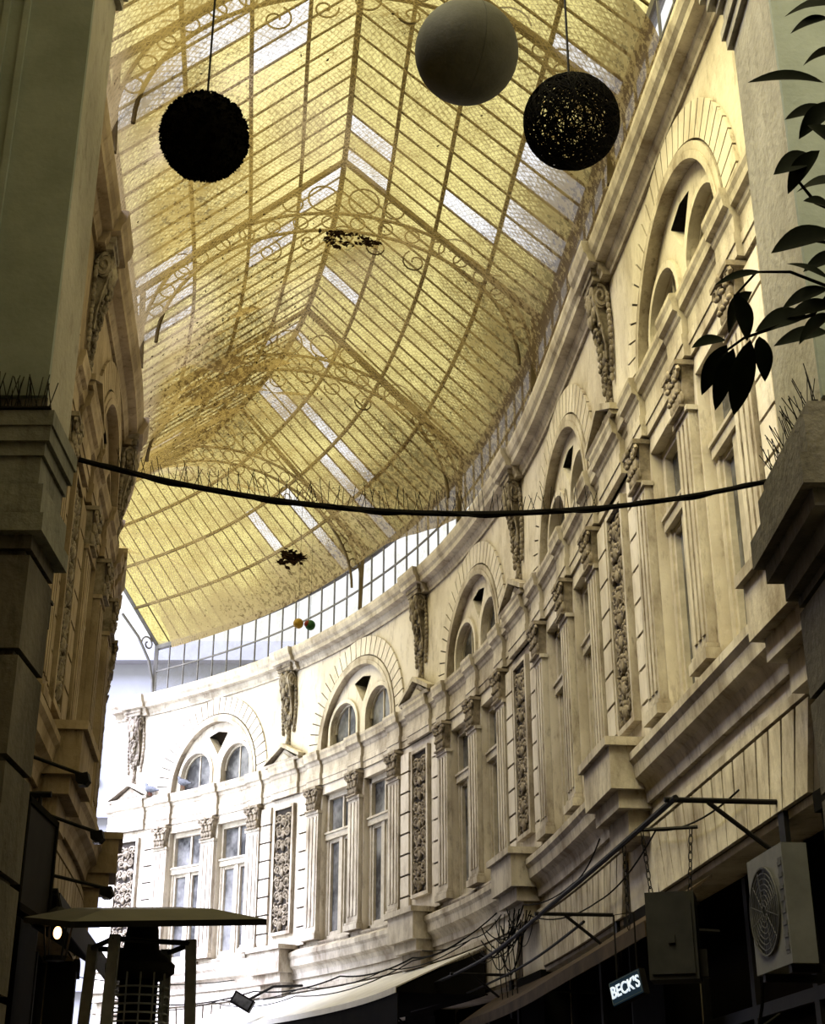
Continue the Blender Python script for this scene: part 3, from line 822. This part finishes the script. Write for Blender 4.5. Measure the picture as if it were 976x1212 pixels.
for p in Q:
    b.tube([p, p+Vector((r.uniform(-.035,.035), r.uniform(-.03,.03), r.uniform(.07,.14)))], .0019, 3)
build(b, 'spike_row', M['cable'], root)

# ------------------------------------------------------------------ hanging balls
def hang_cord(root, c, r, top):
    b = MB(); b.tube([(c.x,c.y,c.z+r*.98),(c.x+.01,c.y,(c.z+top)/2),(c.x,c.y,top)], .006, 5); build(b, 'cord', M['black'], root)
def rtop(c):
    best = min(((RF(s/10, u/20)-c).xy.length, RF(s/10,u/20).z) for s in range(-40,60) for u in range(-20,21)); return best[1]-.05
c = at(242,162,7.15); r_ = .225
root = thing('hanging_ball', 'black leafy topiary ball hanging at the upper left', 'hanging ball', c)
b = MB(); b.ball(c, r_*.94, 28, 18); rr = random.Random(2)
for i in range(2600):
    d = Vector((rr.gauss(0,1), rr.gauss(0,1), rr.gauss(0,1))).normalized(); a = d.orthogonal().normalized(); a.rotate(Matrix.Rotation(rr.uniform(0,6.3),3,d)); e = d.cross(a)
    p = c+d*r_*.93; l = rr.uniform(.008,.018)
    b.quad(p-a*.008, p+e*.003+d*l*.6-a*.009, p+d*l*1.1, p+a*.009+d*l*.4)
build(b, 'foliage', M['ball'], root); hang_cord(root, c, r_, rtop(c))
c = at(552,62,7.0); r_ = .25
root = thing('hanging_ball', 'smooth dusty grey globe hanging at the top, between the black ball and wicker ball', 'hanging ball', c)
b = MB(); b.ball(c, r_, 40, 28); build(b, 'globe', M['lantern'], root, smooth=True)
b = MB(); b.tube([c+Vector((r_*1.003*math.cos(t*PI/24)*.35, -r_*1.003*math.cos(t*PI/24)*.937, r_*1.003*math.sin(t*PI/24))) for t in range(-11,12)], .0016, 4); build(b, 'seam', M['lantern'], root)
b = MB(); b.lathe([(.03,0),(.03,.03),(.012,.04),(.012,.07)], 12, (c.x,c.y,c.z+r_*.985)); build(b, 'cap', M['black'], root); hang_cord(root, c, r_, rtop(c))
c = at(676,144,6.8); r_ = .225
root = thing('hanging_ball', 'black openwork woven wicker ball hanging at the upper right', 'hanging ball', c)
b = MB(); rr = random.Random(3)
for i in range(150):
    ax = Vector((rr.gauss(0,1), rr.gauss(0,1), rr.gauss(0,1))).normalized(); off = rr.uniform(-.9,.9)*r_; rad = math.sqrt(r_*r_-off*off)*rr.uniform(.97,1.0); a = ax.orthogonal().normalized(); e = ax.cross(a)
    b.tube([c+ax*off+a*rad*math.cos(t*2*PI/30)+e*rad*math.sin(t*2*PI/30) for t in range(30)], rr.uniform(.0024,.0034), 4, True)
build(b, 'woven_shell', M['wick'], root); hang_cord(root, c, r_, rtop(c))

# small ornaments far under the net
def string(root, p, top):
    b = MB(); b.tube([p, Vector((p.x,p.y,top))], .003, 4); build(b, 'string', M['black'], root)
for (u,v,key,mm_,lab) in ((353,738,'yel',M['yel'],'small golden yellow ball, left one of a pair hanging under the far netting'),(367,740,'red',M['grn'],'small green and red ball, right one of a pair hanging under the far netting')):
    p = atY(u,v,19.5); root = thing('hanging_bauble', lab, 'bauble', p)
    b = MB(); b.ball(p, .075, 14, 10); build(b, 'ball', mm_, root, smooth=True)
    if key == 'red':
        b = MB(); b.ball(p+Vector((-.035,-.02,.01)), .052, 14, 10); build(b, 'red_half', M['red'], root, smooth=True)
    string(root, p+Vector((0,0,.07)), 10.75)
p = atY(346,660,19.2)
root = thing('leaf_clump', 'dark reddish clump of twigs dangling under the netting above the two small balls', 'leaf clump', p)
b = MB(); rr = random.Random(6)
for i in range(70):
    q = p+Vector((rr.gauss(0,.09), rr.gauss(0,.05), rr.gauss(0,.05))); l = rr.uniform(.04,.1); R = Matrix.Rotation(rr.uniform(0,6.3),3,'Z') @ Matrix.Rotation(rr.uniform(-1,1),3,'X')
    b.quad(*[q+R@Vector(v) for v in ((-l,0,0),(0,-l*.4,.01),(l,0,.02),(0,l*.4,0))])
for i in range(8):
    b.tube([p+Vector((rr.uniform(-.1,.1),0,-.03)), p+Vector((rr.uniform(-.22,.22),rr.uniform(-.05,.05),rr.uniform(-.02,.14)))], .006, 4)
build(b, 'twigs', M['dry'], root); string(root, p, 10.85)

# ------------------------------------------------------------------ patio heater
hx, hy = -.74, 4.1
root = thing('patio_heater', 'pyramid patio heater with square metal hood at lower left', 'patio heater', (hx,hy,0))
ch = math.radians(27); tilt = Matrix.Rotation(math.radians(10), 3, 'X')
def hd(x, y, z):
    q = Vector((x*math.cos(ch)-y*math.sin(ch), x*math.sin(ch)+y*math.cos(ch), z)); q = tilt@q
    return Vector((hx-.005, hy, 2.225))+q
def frustum(mb, a, za, bb, zb):
    V = [hd(sx*a,sy*a,za) for sx,sy in ((-1,-1),(1,-1),(1,1),(-1,1))]+[hd(sx*bb,sy*bb,zb) for sx,sy in ((-1,-1),(1,-1),(1,1),(-1,1))]
    mb.add(V, [(0,1,5,4),(1,2,6,5),(2,3,7,6),(3,0,4,7),(3,2,1,0),(4,5,6,7)])
b = MB(); frustum(b, .262, 0, .15, .026); ho = build(b, 'hood', M['hood'], root)
b = MB(); frustum(b, .264, -.016, .264, 0); build(b, 'hood_rim', M['hoodin'], ho)
b = MB(); b.lathe([(.06,2.06),(.095,2.08),(.095,2.10),(.05,2.14),(.04,2.22)], 16, (hx,hy,0)); build(b, 'burner_cap', M['black'], root, smooth=True)
PT, PBt = .105, .155
def sq(a, c_, w, z): return Vector((hx+math.cos(ch)*a*w-math.sin(ch)*c_*w, hy+math.sin(ch)*a*w+math.cos(ch)*c_*w, z))
for sx in (-1,1):
    for sy in (-1,1):
        b = MB(); b.bar(sq(sx,sy,PT,2.16), sq(sx,sy,PBt,.75), .021, .028); build(b, 'post', M['steel'], root)
b = MB(); b.lathe([(.052,.8),(.052,2.07)], 14, (hx,hy,0)); build(b, 'glass_tube', M['shop'], root, smooth=True)
b = MB(); b.tube([sq(a,c_,PT+.004,2.15) for a,c_ in ((-1,-1),(1,-1),(1,1),(-1,1))], .008, 5, True); build(b, 'top_ring', M['black'], root)
b = MB()
for z in [.85+.022*i for i in range(55)]:
    b.tube([(hx+.082*math.cos(2*PI*j/18), hy+.082*math.sin(2*PI*j/18), z) for j in range(18)], .0028, 4, True)
for j in range(14):
    a = 2*PI*j/14; b.tube([(hx+.082*math.cos(a), hy+.082*math.sin(a), .82), (hx+.082*math.cos(a), hy+.082*math.sin(a), 2.08)], .0028, 4)
build(b, 'wire_guard', M['steel'], root)
b = MB()
def rot_box(mb, w0, z0, w1, z1):
    V = [sq(a,c_,w,z) for w, z in ((w0,z0),(w1,z1)) for a,c_ in ((-1,-1),(1,-1),(1,1),(-1,1))]
    mb.add(V, [(0,1,5,4),(1,2,6,5),(2,3,7,6),(3,0,4,7),(3,2,1,0),(4,5,6,7)])
rot_box(b, .26, 0, .26, .06); rot_box(b, .24, .06, .175, .80); build(b, 'base', M['steel'], root)

# ------------------------------------------------------------------ right wall fixtures
o = WR(.44,.3,2.52)
root = thing('air_conditioner', 'grey outdoor air conditioner unit with round fan on the right wall', 'air conditioner', o)
a0, a1, dF, dB, zA, zB = .17, .73, .385, .25, 2.53, 3.13
b = MB(); b.box(a0,a1,dB,dF,zA,zB,2); build(b, 'casing', M['acw'], root, WR)
b = MB(); fc = (a0+.32,2.83)
for i in range(1,9):
    r = .028*i
    b.tube([(fc[0]+r*math.cos(2*PI*i_/28), dF+.010, fc[1]+r*math.sin(2*PI*i_/28)) for i_ in range(28)], .003 if i < 8 else .006, 4, True)
for i in range(12):
    a = PI*i/6; b.tube([(fc[0]+.03*math.cos(a),dF+.010,fc[1]+.03*math.sin(a)),(fc[0]+.224*math.cos(a+.25),dF+.010,fc[1]+.224*math.sin(a+.25))], .003, 4)
build(b, 'fan_grille', M['acg'], root, WR)
b = MB(); n = 28; b.prism([(fc[0]+.224*math.cos(2*PI*i/n), fc[1]+.224*math.sin(2*PI*i/n)) for i in range(n)], dF+.001, dF+.003); build(b, 'fan_recess', M['acd'], root, WR)
b = MB(); b.box(a0+.015,a0+.07,dF,dF+.002,2.58,3.06)
for i in range(8): b.box(a0+.015,a0+.07,dF+.001,dF+.006,2.6+i*.06,2.62+i*.06)
build(b, 'louvre', M['acg'], root, WR)
for s in (.24,.65):
    b = MB(); b.box(s-.02,s+.02,0,dF-.01,zA-.04,zA); b.box(s-.02,s+.02,0,.03,2.2,2.53); build(b, 'bracket', M['black'], root, WR)
b = MB(); b.tube([(.8,.32,2.6),(.95,.30,2.4),(1.2,.25,2.3),(1.4,.05,2.4)], .010, 6); build(b, 'pipe', M['cable'], root, WR)

# awning rail along the wall
DR = .68
root = thing('awning_rail', 'long black iron awning rail on arms along the right wall', 'awning rail', WR(1.1,0,3.55))
b = MB(); b.tube([(1.0+.35*i,DR,3.55) for i in range(37)], .018, 6); build(b, 'front_bar', M['black'], root, WR)
for s in (1.1,5.3,9.7,13.5):
    b = MB(); b.tube([(s,0,3.56),(s,DR+.04,3.56)], .016, 6); build(b, 'arm', M['black'], root, WR)
    b = MB(); b.tube([(s,.03,3.22),(s,.46,3.55)], .014, 6); build(b, 'brace', M['black'], root, WR)
    b = MB(); b.box(s-.05,s+.05,0,.03,3.1,3.65); build(b, 'wall_plate', M['black'], root, WR)
b = MB(); b.tube([(5.3+.4*i,.3,3.5-.004*i) for i in range(20)], .013, 6); build(b, 'roller_bar', M['black'], root, WR)

# hanging grey box on chains
cb = at(797,1110,9.0)
root = thing('hanging_box', 'dark grey metal box hanging on two chains beside the air conditioner', 'metal box', cb)
b = MB(); yaw = Matrix.Rotation(math.radians(-15),3,'Z')
def hb(x,y,z): return cb+yaw@Vector((x,y,z))
b.box(-.15,.15,-.13,.13,-.26,.26); build(b, 'casing', M['boxg'], root, hb)
b = MB(); b.box(-.13,.13,-.145,-.13,-.23,.2); b.box(-.02,.02,-.16,-.145,-.05,0); build(b, 'cover', M['boxg'], root, hb)
b = MB(); b.box(.15,.20,-.06,.06,-.24,-.08); build(b, 'junction', M['black'], root, hb)
def chain(mb, a, c_, link_=.05):
    a = Vector(a); c_ = Vector(c_); L = (c_-a).length; n = int(L/link_); t = (c_-a).normalized(); e1 = t.orthogonal().normalized(); e2 = t.cross(e1)
    for i in range(n):
        m_ = a+t*(i+.5)*L/n; e = e1 if i % 2 else e2
        mb.tube([m_+t*.034*math.cos(2*PI*j/10)+e*.014*math.sin(2*PI*j/10) for j in range(10)], .004, 4, True)
for x in (-.12,.12):
    b = MB(); chain(b, hb(x,0,.26), hb(x*1.3,.02,.68)); build(b, 'chain', M['black'], root)
b = MB(); b.tube([hb(-.2,.02,.68), hb(.2,.02,.68)], .012, 5); build(b, 'hanger_bar', M['black'], root)
root = thing('hanging_chain', 'loose black chain hanging from the awning rail left of the grey box', 'chain', WR(2.3,DR,3.5))
b = MB(); chain(b, WR(2.3,DR,3.53), WR(2.3,DR,3.0)); build(b, 'links', M['black'], root)

# lit sign
cs = at(741,1169,9.4); nr = Vector((-.82,-.57,0)).normalized(); rt0 = Vector((0,0,1)).cross(nr); ra = math.radians(13)
rt = rt0*math.cos(ra)+Vector((0,0,math.sin(ra))); up = Vector((0,0,1))*math.cos(ra)-rt0*math.sin(ra)
root = thing('beer_sign', 'small lit rectangular beer sign with pale capital letters near the awning', 'sign', cs)
def sg(x,y,z): return cs+rt*x-nr*y+up*z
b = MB(); b.box(-.15,.15,0,.05,-.08,.08); build(b, 'sign_box', M['black'], root, sg)
b = MB(); b.box(-.145,.145,-.006,0,-.075,.075); build(b, 'sign_face', M['signf'], root, sg)
b = MB()
for (x0,x1,z0,z1) in ((-.145,.145,.066,.07),(-.145,.145,-.07,-.066),(-.145,-.141,-.07,.07),(.141,.145,-.07,.07)): b.box(x0,x1,-.01,-.006,z0,z1)
build(b, 'sign_border', M['signb'], root, sg)
cu = bpy.data.curves.new('letters', 'FONT'); cu.body = "BECK'S"; cu.size = .092; cu.extrude = .003; cu.align_x = 'CENTER'; cu.align_y = 'CENTER'; cu.offset = .0015
tmp = bpy.data.objects.new('tmp', cu); COL.objects.link(tmp); bpy.context.view_layer.update()
me = bpy.data.meshes.new_from_object(tmp.evaluated_get(bpy.context.evaluated_depsgraph_get())); bpy.data.objects.remove(tmp)
me.name = 'letters'; me.materials.clear(); me.materials.append(M['signl'])
lt = link('letters', me, root)
p0 = nr*.010
lt.matrix_basis = Matrix(((rt.x,up.x*1.15,nr.x,p0.x),(rt.y,up.y*1.15,nr.y,p0.y),(rt.z,up.z*1.15,nr.z,p0.z),(0,0,0,1)))
b = MB(); b.tube([sg(-.1,.03,.08), sg(-.1,.03,.08)+Vector((0,0,.42)), sg(.1,.03,.08)+Vector((0,0,.37)), sg(.1,.03,.08)], .006, 5); build(b, 'hanger', M['black'], root)

# awnings
def awning(name_label, s0, s1, d0, z0, d1, z1, m, val):
    root = thing('awning', name_label, 'awning', WR((s0+s1)/2, d0, z0))
    b = MB(); b.ext([(d0,z0),(d1,z1),(d1,z1-.015),(d0,z0-.02)], s0, s1); build(b, 'canopy', m, root, WR)
    b = MB(); b.ext([(d1,z1),(d1+.008,z1),(d1+.008,z1-val),(d1,z1-val)], s0, s1); build(b, 'valance', m, root, WR)
    for s in (s0+.1,(s0+s1)/2,s1-.1):
        b = MB(); b.tube([(s,.02,z1-.05),(s,d1-.02,z1-.03)], .015, 5); build(b, 'arm', M['black'], root, WR)
    return root
awning('dark brown awning over the shop on the near right wall', 2.4, 10.0, .07, 3.38, .54, 3.07, M['awnd'], .10)
rw = awning('pale cream awning over the shop at the bend of the facade', 10.6, 18.8, .07, 4.0, 1.15, 3.5, M['awnw'], .07)
b = MB(); b.ext([(.08,3.93),(1.14,3.47),(1.14,3.44),(.08,3.42)], 10.6, 18.8); b.ext([(1.12,3.45),(1.135,3.45),(1.135,3.05),(1.12,3.05)], 10.6, 15.5); build(b, 'underside_shade', M['nearblack'], rw, WR)  # dark sheet and drop stand in for the shade beneath the awning

# loose cables along the facade
def cable(label, pts, r=.010, n=8):
    P = []
    for a, c_ in zip(pts[:-1], pts[1:]):
        seg = cat(a, c_, .035*(Vector(c_)-Vector(a)).length, 10); P += seg if not P else seg[1:]
    b = MB(); b.tube(P, r, 5); o = build(b, 'cable', M['cable'], None, None, True, P[0]); tag(o, label, 'cable')
cable('black cable looping along the curved facade above the pale awning', [WR(s,.24,4.10) for s in (10.9,13,15.4,18,21)], .012)
cable('thin black cable hung lower along the curved facade by the pale awning', [WR(s,.20,4.07-.012*i) for i, s in enumerate((10.8,14.0,16.6,19,21.3))], .008)
cable('thin cable crossing from the facade bend over to the left wall', [WR(18.5,.3,4.3), WL(16.8,.1,4.1)], .008)
cable('long slack cable from the console block to the far awning', [WR(8.8,.4,4.1), WR(11.6,.7,3.9), WR(15.5,.9,3.8), WR(19,.4,4.0)], .008)
cable('thin slack cable draped between the first and second console blocks', [WR(4.9,.22,4.12), WR(6.6,.10,4.05), WR(8.3,.22,4.12)], .007)
cable('thin cable along the string course from the second to the third console block', [WR(9.3,.22,4.16), WR(11.0,.10,4.12), WR(12.7,.22,4.16)], .007)
cable('thin cable swinging from the awning rail up to the second console block', [WR(6.0,.66,3.6), WR(7.4,.5,3.75), WR(8.5,.36,4.1)], .007)
cable('slack cable looping across the joints of the flat arch above the dark awning', [WR(1.6,.10,3.75), WR(3.6,.10,3.92), WR(5.6,.10,3.72), WR(8.2,.2,4.0)], .007)
rr = random.Random(31)
root = thing('cable_bundle', 'tangled bundle of black cables hanging below the second console block', 'cables', WR(8.8,.15,4.0))
for j in range(18):
    s0 = 7.9+rr.uniform(0,.8); s1 = 8.9+rr.uniform(0,1.3); d = rr.uniform(.16,.36)
    b = MB(); b.tube(cat(WR(s0,d,4.1-rr.uniform(0,.2)), WR(s1,d+rr.uniform(-.05,.08),4.1-rr.uniform(0,.35)), rr.uniform(.08,.55), 14), rr.uniform(.004,.008), 5); build(b, 'strand', M['cable'], root, smooth=True)
for j in range(4):
    s0 = 8.4+.22*j; b = MB(); b.tube([WR(s0,.3,4.1), WR(s0+.03,.32,3.7), WR(s0-.02,.3,3.3), WR(s0+.04,.25,2.9)], .006, 5); build(b, 'strand', M['cable'], root, smooth=True)
p = at(287,1186,21.0)
root = thing('floodlight', 'small black floodlight tangled in wires above the far pale awning', 'floodlight', p)
b = MB(); b.box(-.16,.16,-.08,.08,-.09,.09); build(b, 'housing', M['black'], root, lambda x,y,z: p+Matrix.Rotation(.5,3,'Y')@Vector((x,y,z)))
b = MB(); b.box(-.13,.13,-.09,-.08,-.065,.065); build(b, 'lens', M['glass'], root, lambda x,y,z: p+Matrix.Rotation(.5,3,'Y')@Vector((x,y,z)))
b = MB(); w = WR(16.8,.1,4.1); b.tube([p+Vector((0,.08,0)), p.lerp(w,.5)+Vector((0,0,.1)), w], .02, 6); build(b, 'arm', M['black'], root)

# ------------------------------------------------------------------ left wall fixtures
def armlamp(label, pu, pv, Y, su, sv):
    tip = atY(pu, pv, Y); st = atY(su, sv, Y-.1)
    root = thing('floodlight', label, 'floodlight', tip)
    b = MB(); b.tube([st+Vector((-.25,.1,.03)), st, tip+Vector((0,0,.02))], .011, 6); build(b, 'arm', M['black'], root)
    b = MB(); b.prism([(-.05,.02),(.02,.035),(.035,-.015),(.015,-.042),(-.042,-.02)], -.035, .035); build(b, 'housing', M['black'], root, lambda x,y,z: tip+Vector((x,y,z)))
    b = MB(); b.box(-.03,.01,-.028,.028,-.044,-.036); build(b, 'lens', M['glass'], root, lambda x,y,z: tip+Vector((x,y,z)))
armlamp('black floodlight on an arm from the left wall, upper of three', 100, 922, 8.4, 32, 893)
armlamp('black floodlight on an arm from the left wall, middle of three', 117, 990, 8.9, 30, 955)
armlamp('black floodlight on an arm from the left wall, lowest of three', 128, 1056, 9.4, 62, 1036)
p = atY(48,727,7.4)
root = thing('wall_lamp', 'small black box lamp on the left wall above the floodlight arms', 'wall lamp', p)
b = MB(); b.box(-.04,.04,-.05,.05,-.07,.07); b.box(-.05,.05,-.06,.06,.07,.085); build(b, 'housing', M['black'], root, lambda x,y,z: p+Vector((x,y,z)))
b = MB(); b.tube([p, p+Vector((-.55,.1,.02))], .014, 6); build(b, 'arm', M['black'], root)
p = atY(40,1020,6.9)
root = thing('hanging_sign', 'dark carved hanging signboard on the left wall above the heater', 'sign', p)
b = MB(); b.box(-.02,.02,-.28,.28,-.26,.24); build(b, 'board', M['black'], root, lambda x,y,z: p+Vector((x,y,z)))
b = MB()
for z0 in (-.26,.22): b.box(-.03,.03,-.3,.3,z0,z0+.03)
for y0 in (-.3,.27): b.box(-.03,.03,y0,y0+.03,-.26,.24)
build(b, 'frame', M['nearblack'], root, lambda x,y,z: p+Vector((x,y,z)))
b = MB(); b.tube([p+Vector((-.6,0,.32)), p+Vector((.05,0,.32))], .015, 6); b.tube([p+Vector((0,0,.24)), p+Vector((0,0,.32))], .01, 5); build(b, 'bracket', M['black'], root)
p = atY(68,1104,7.2)
root = thing('wall_lantern', 'small wall lantern with warm glowing bulb left of the heater hood', 'lantern', p)
b = MB(); b.ball(p, (.02,.02,.03), 12, 8); build(b, 'bulb', M['bulb'], root, smooth=True)
b = MB(); b.lathe([(.09,.045),(.07,.09),(.02,.12)], 8, p); b.lathe([(.05,-.13),(.06,-.11)], 8, p)
for i in range(4):
    a = PI/4+PI*i/2; b.tube([p+Vector((.08*math.cos(a),.08*math.sin(a),.05)), p+Vector((.055*math.cos(a),.055*math.sin(a),-.12))], .006, 4)
build(b, 'lantern_cage', M['black'], root)
b = MB(); b.tube([p+Vector((0,0,.12)), p+Vector((-.02,0,.2)), p+Vector((-.75,0,.2))], .012, 6); build(b, 'arm', M['black'], root)
root = thing('awning', 'dark awning on the left wall behind the heater hood', 'awning', WL(2.4,.1,3.2))
b = MB(); b.ext([(.08,3.25),(.75,2.85),(.75,2.83),(.08,3.22)], .4, 4.2); build(b, 'canopy', M['black'], root, WL)
b = MB(); b.ext([(.75,2.85),(.76,2.85),(.76,2.72),(.75,2.72)], .4, 4.2); build(b, 'valance', M['black'], root, WL)

# palm lower left
qx, qy = -1.24, 4.55
root = thing('potted_palm', 'dark potted palm in the bottom left corner beside the heater', 'palm', (qx,qy,0))
b = MB(); b.lathe([(.12,0),(.17,.4),(.19,.42),(.19,.46),(.15,.46)], 18, (qx,qy,0)); build(b, 'pot', M['pot'], root, smooth=True)
b = MB(); b.tube([(qx,qy,.4),(qx+.01,qy+.01,1.0),(qx,qy,1.62)], [.05,.045,.04], 8); build(b, 'trunk', M['soil'], root)
rr = random.Random(17)
for i in range(13):
    a = i*2.4; b = MB(); L = rr.uniform(.40,.55); pts = []
    for j in range(12):
        q = j/11; pts.append(Vector((qx+math.cos(a)*L*.55*q, qy+math.sin(a)*L*.55*q, 1.60+L*(1.3*q-.75*q*q*rr.uniform(.95,1.05)))))
    b.tube(pts, .006, 4)
    for j in range(2,12):
        t = (pts[j]-pts[j-1]).normalized(); sd = t.cross(Vector((0,0,1))).normalized()
        for s_ in (-1,1):
            e = pts[j]+sd*s_*.14*(1-.5*abs(j/11-.4))+t*.08-Vector((0,0,.03)); w = t*.011
            b.quad(pts[j]-w, pts[j]+w, e+w*.2, e-w*.2)
    build(b, 'frond', M['palm'], root)

# ------------------------------------------------------------------ leafy plant at right edge
px, py = .98, 2.15
root = thing('potted_tree', 'leafy dark tree whose leaves reach in at the right edge', 'tree', (px,py,0))
b = MB(); b.lathe([(.2,0),(.26,.45),(.28,.47),(.28,.52),(.24,.52)], 20, (px,py,0)); build(b, 'pot', M['pot'], root, smooth=True)
b = MB(); b.tube([(px,py,.45),(px+.02,py,1.5),(px-.02,py+.02,2.6),(px-.05,py+.02,3.4)], [.03,.025,.018,.008], 8); build(b, 'trunk', M['soil'], root, smooth=True)
def branch(pts, r=.004):
    b = MB(); b.tube(pts, [r*(1-.6*i/len(pts)) for i in range(len(pts))], 5); build(b, 'branch', M['soil'], root)
D0 = 2.45
branch([Vector((px,py,2.55)), at(1010,352,D0), at(976,338,D0), at(935,322,D0), at(895,322,D0), at(868,352,D0)])
branch([at(985,342,D0), at(962,372,D0), at(915,388,D0), at(880,400,D0), at(852,420,D0)])
branch([Vector((px,py,2.75)), at(1010,230,D0), at(995,165,D0), at(985,110,D0), at(985,30,D0)])
branch([at(990,250,D0), at(965,240,D0), at(945,215,D0)])
branch([at(1000,290,D0), at(965,285,D0)])
leaves = [(990,5,928,20,30),(980,22,935,40,24),(975,98,884,98,24),(985,130,928,142,24),(990,120,945,165,28),(966,188,915,207,38),(970,178,932,230,30),(985,248,950,238,22),
          (988,276,912,300,36),(980,330,930,312,12),(902,322,845,338,13),(890,345,862,396,34),(868,348,884,404,26),(980,342,925,366,24),(988,362,930,376,28),(955,374,893,393,36),(980,393,915,410,26),
          (858,402,818,412,18),(860,408,830,468,24),(888,402,868,492,28),(868,412,846,486,22),(898,398,905,452,22),(985,372,945,408,28),(990,60,950,78,26),(1000,180,955,148,30),(990,215,942,228,28),(1000,300,950,322,24)]
rr = random.Random(8)
for (u0,v0,u1,v1,wpx) in leaves:
    dd = D0+rr.uniform(-.06,.06); a = at(u0,v0,dd); e = at(u1,v1,dd+rr.uniform(-.04,.06)); ax = e-a; L = ax.length
    side = ax.cross(Vector((0,1,-.4))).normalized(); wv = wpx/FPX*D0*.52; nn = ax.cross(side).normalized()
    b = MB(); n = 10; V = []; F = []
    for i in range(n+1):
        q = i/n; w = wv*math.sin(PI*min(1,q**.85))**.85*(1 if 0 < i < n else 0); cpt = a+ax*q+nn*(.07*L*math.sin(PI*q))
        V += [cpt-side*w+nn*w*.3, cpt, cpt+side*w+nn*w*.3]
    for i in range(n):
        F += [(i*3,i*3+1,i*3+4,i*3+3),(i*3+1,i*3+2,i*3+5,i*3+4)]
    b.add(V, F); build(b, 'leaf', M['leafd'], root, smooth=True)

# ------------------------------------------------------------------ pigeons
def pigeon(label, s):
    o = WR(s, .12, 7.69)
    root = thing('pigeon', label, 'pigeon', o)
    p, t, n = curve(s)
    def g(x,y,z): return o+Vector((t.x*x+n.x*y, t.y*x+n.y*y, z))
    b = MB(); pts = [(-.2,0,.07),(-.14,0,.08),(-.06,0,.1),(.02,0,.115),(.08,0,.14),(.105,0,.18),(.12,0,.215),(.145,0,.225),(.165,0,.222)]
    b.tube([g(*q) for q in pts], [.012,.022,.055,.066,.055,.032,.03,.024,.006], 10); build(b, 'body', M['bird'], root, smooth=True)
    for sy in (-1,1):
        b = MB(); b.tube([g(.01,sy*.025,.06), g(.015,sy*.025,0)], .006, 5); build(b, 'leg', M['red'], root)
pigeon('grey pigeon on the far ledge nearest the left end of the facade', 21.4)
pigeon('grey pigeon on the far ledge at the foot of the arch', 20.5)

# ------------------------------------------------------------------ far building seen through the open end
root = thing('far_building', 'pale bluish building beyond the open end of the passage', 'building', (-9,42,0))
b = MB(); b.box(-24,4,42,50,0,15.5); build(b, 'wall', M['far'], root)
b = MB(); b.box(-24.3,4.3,41.6,50,15.5,16.1); b.box(-24.1,4.1,41.8,42.1,10.8,11.1); b.box(-24.1,4.1,41.8,42.1,6.0,6.3); build(b, 'cornice', M['far'], root)
for i in range(9):
    for z in (2.2,7.2,12):
        x = -22.6+i*3; b = MB(); b.box(x,x+1.3,41.9,42.02,z,z+2.4); b.box(x-.12,x+1.42,41.88,41.96,z-.15,z); build(b, 'window', M['farw'], root)

# ------------------------------------------------------------------ light
w = bpy.data.worlds.new('sky'); scene.world = w; w.use_nodes = True
bg = w.node_tree.nodes['Background']; bg.inputs[0].default_value = (.93,.96,1,1); bg.inputs[1].default_value = 1.5
sun = bpy.data.lights.new('sun', 'SUN'); so = bpy.data.objects.new('sun', sun); COL.objects.link(so)
sun.energy = 19; sun.angle = math.radians(50); sun.color = (.89,.92,1.34)
d = Vector((-.55,-.35,.85)); so.rotation_euler = d.to_track_quat('Z','Y').to_euler()
al = bpy.data.lights.new('far_facade_fill', 'AREA'); ao = bpy.data.objects.new('far_facade_fill', al); COL.objects.link(ao)  # unseen area lamp added beyond the left wall to whiten the far facade
al.energy = 1050; al.size = 5; al.color = (.86,.94,1.06)
ao.location = (-9.8,19.5,7.5); ao.rotation_euler = (Vector((-9.8,19.5,7.5))-Vector((-3.2,24.5,7.2))).to_track_quat('Z','Y').to_euler()
al = bpy.data.lights.new('front_fill', 'AREA'); ao = bpy.data.objects.new('front_fill', al); COL.objects.link(ao)  # unseen fill lamp added behind the camera to lift piers and left wall
al.energy = 450; al.size = 3; al.color = (.89,.96,1.03)
ao.location = (.4,-3.0,6.5); ao.rotation_euler = (Vector((.4,-3.0,6.5))-Vector((-.6,6,6.4))).to_track_quat('Z','Y').to_euler()
scene.view_settings.view_transform = 'Standard'
scene.view_settings.look = 'None'
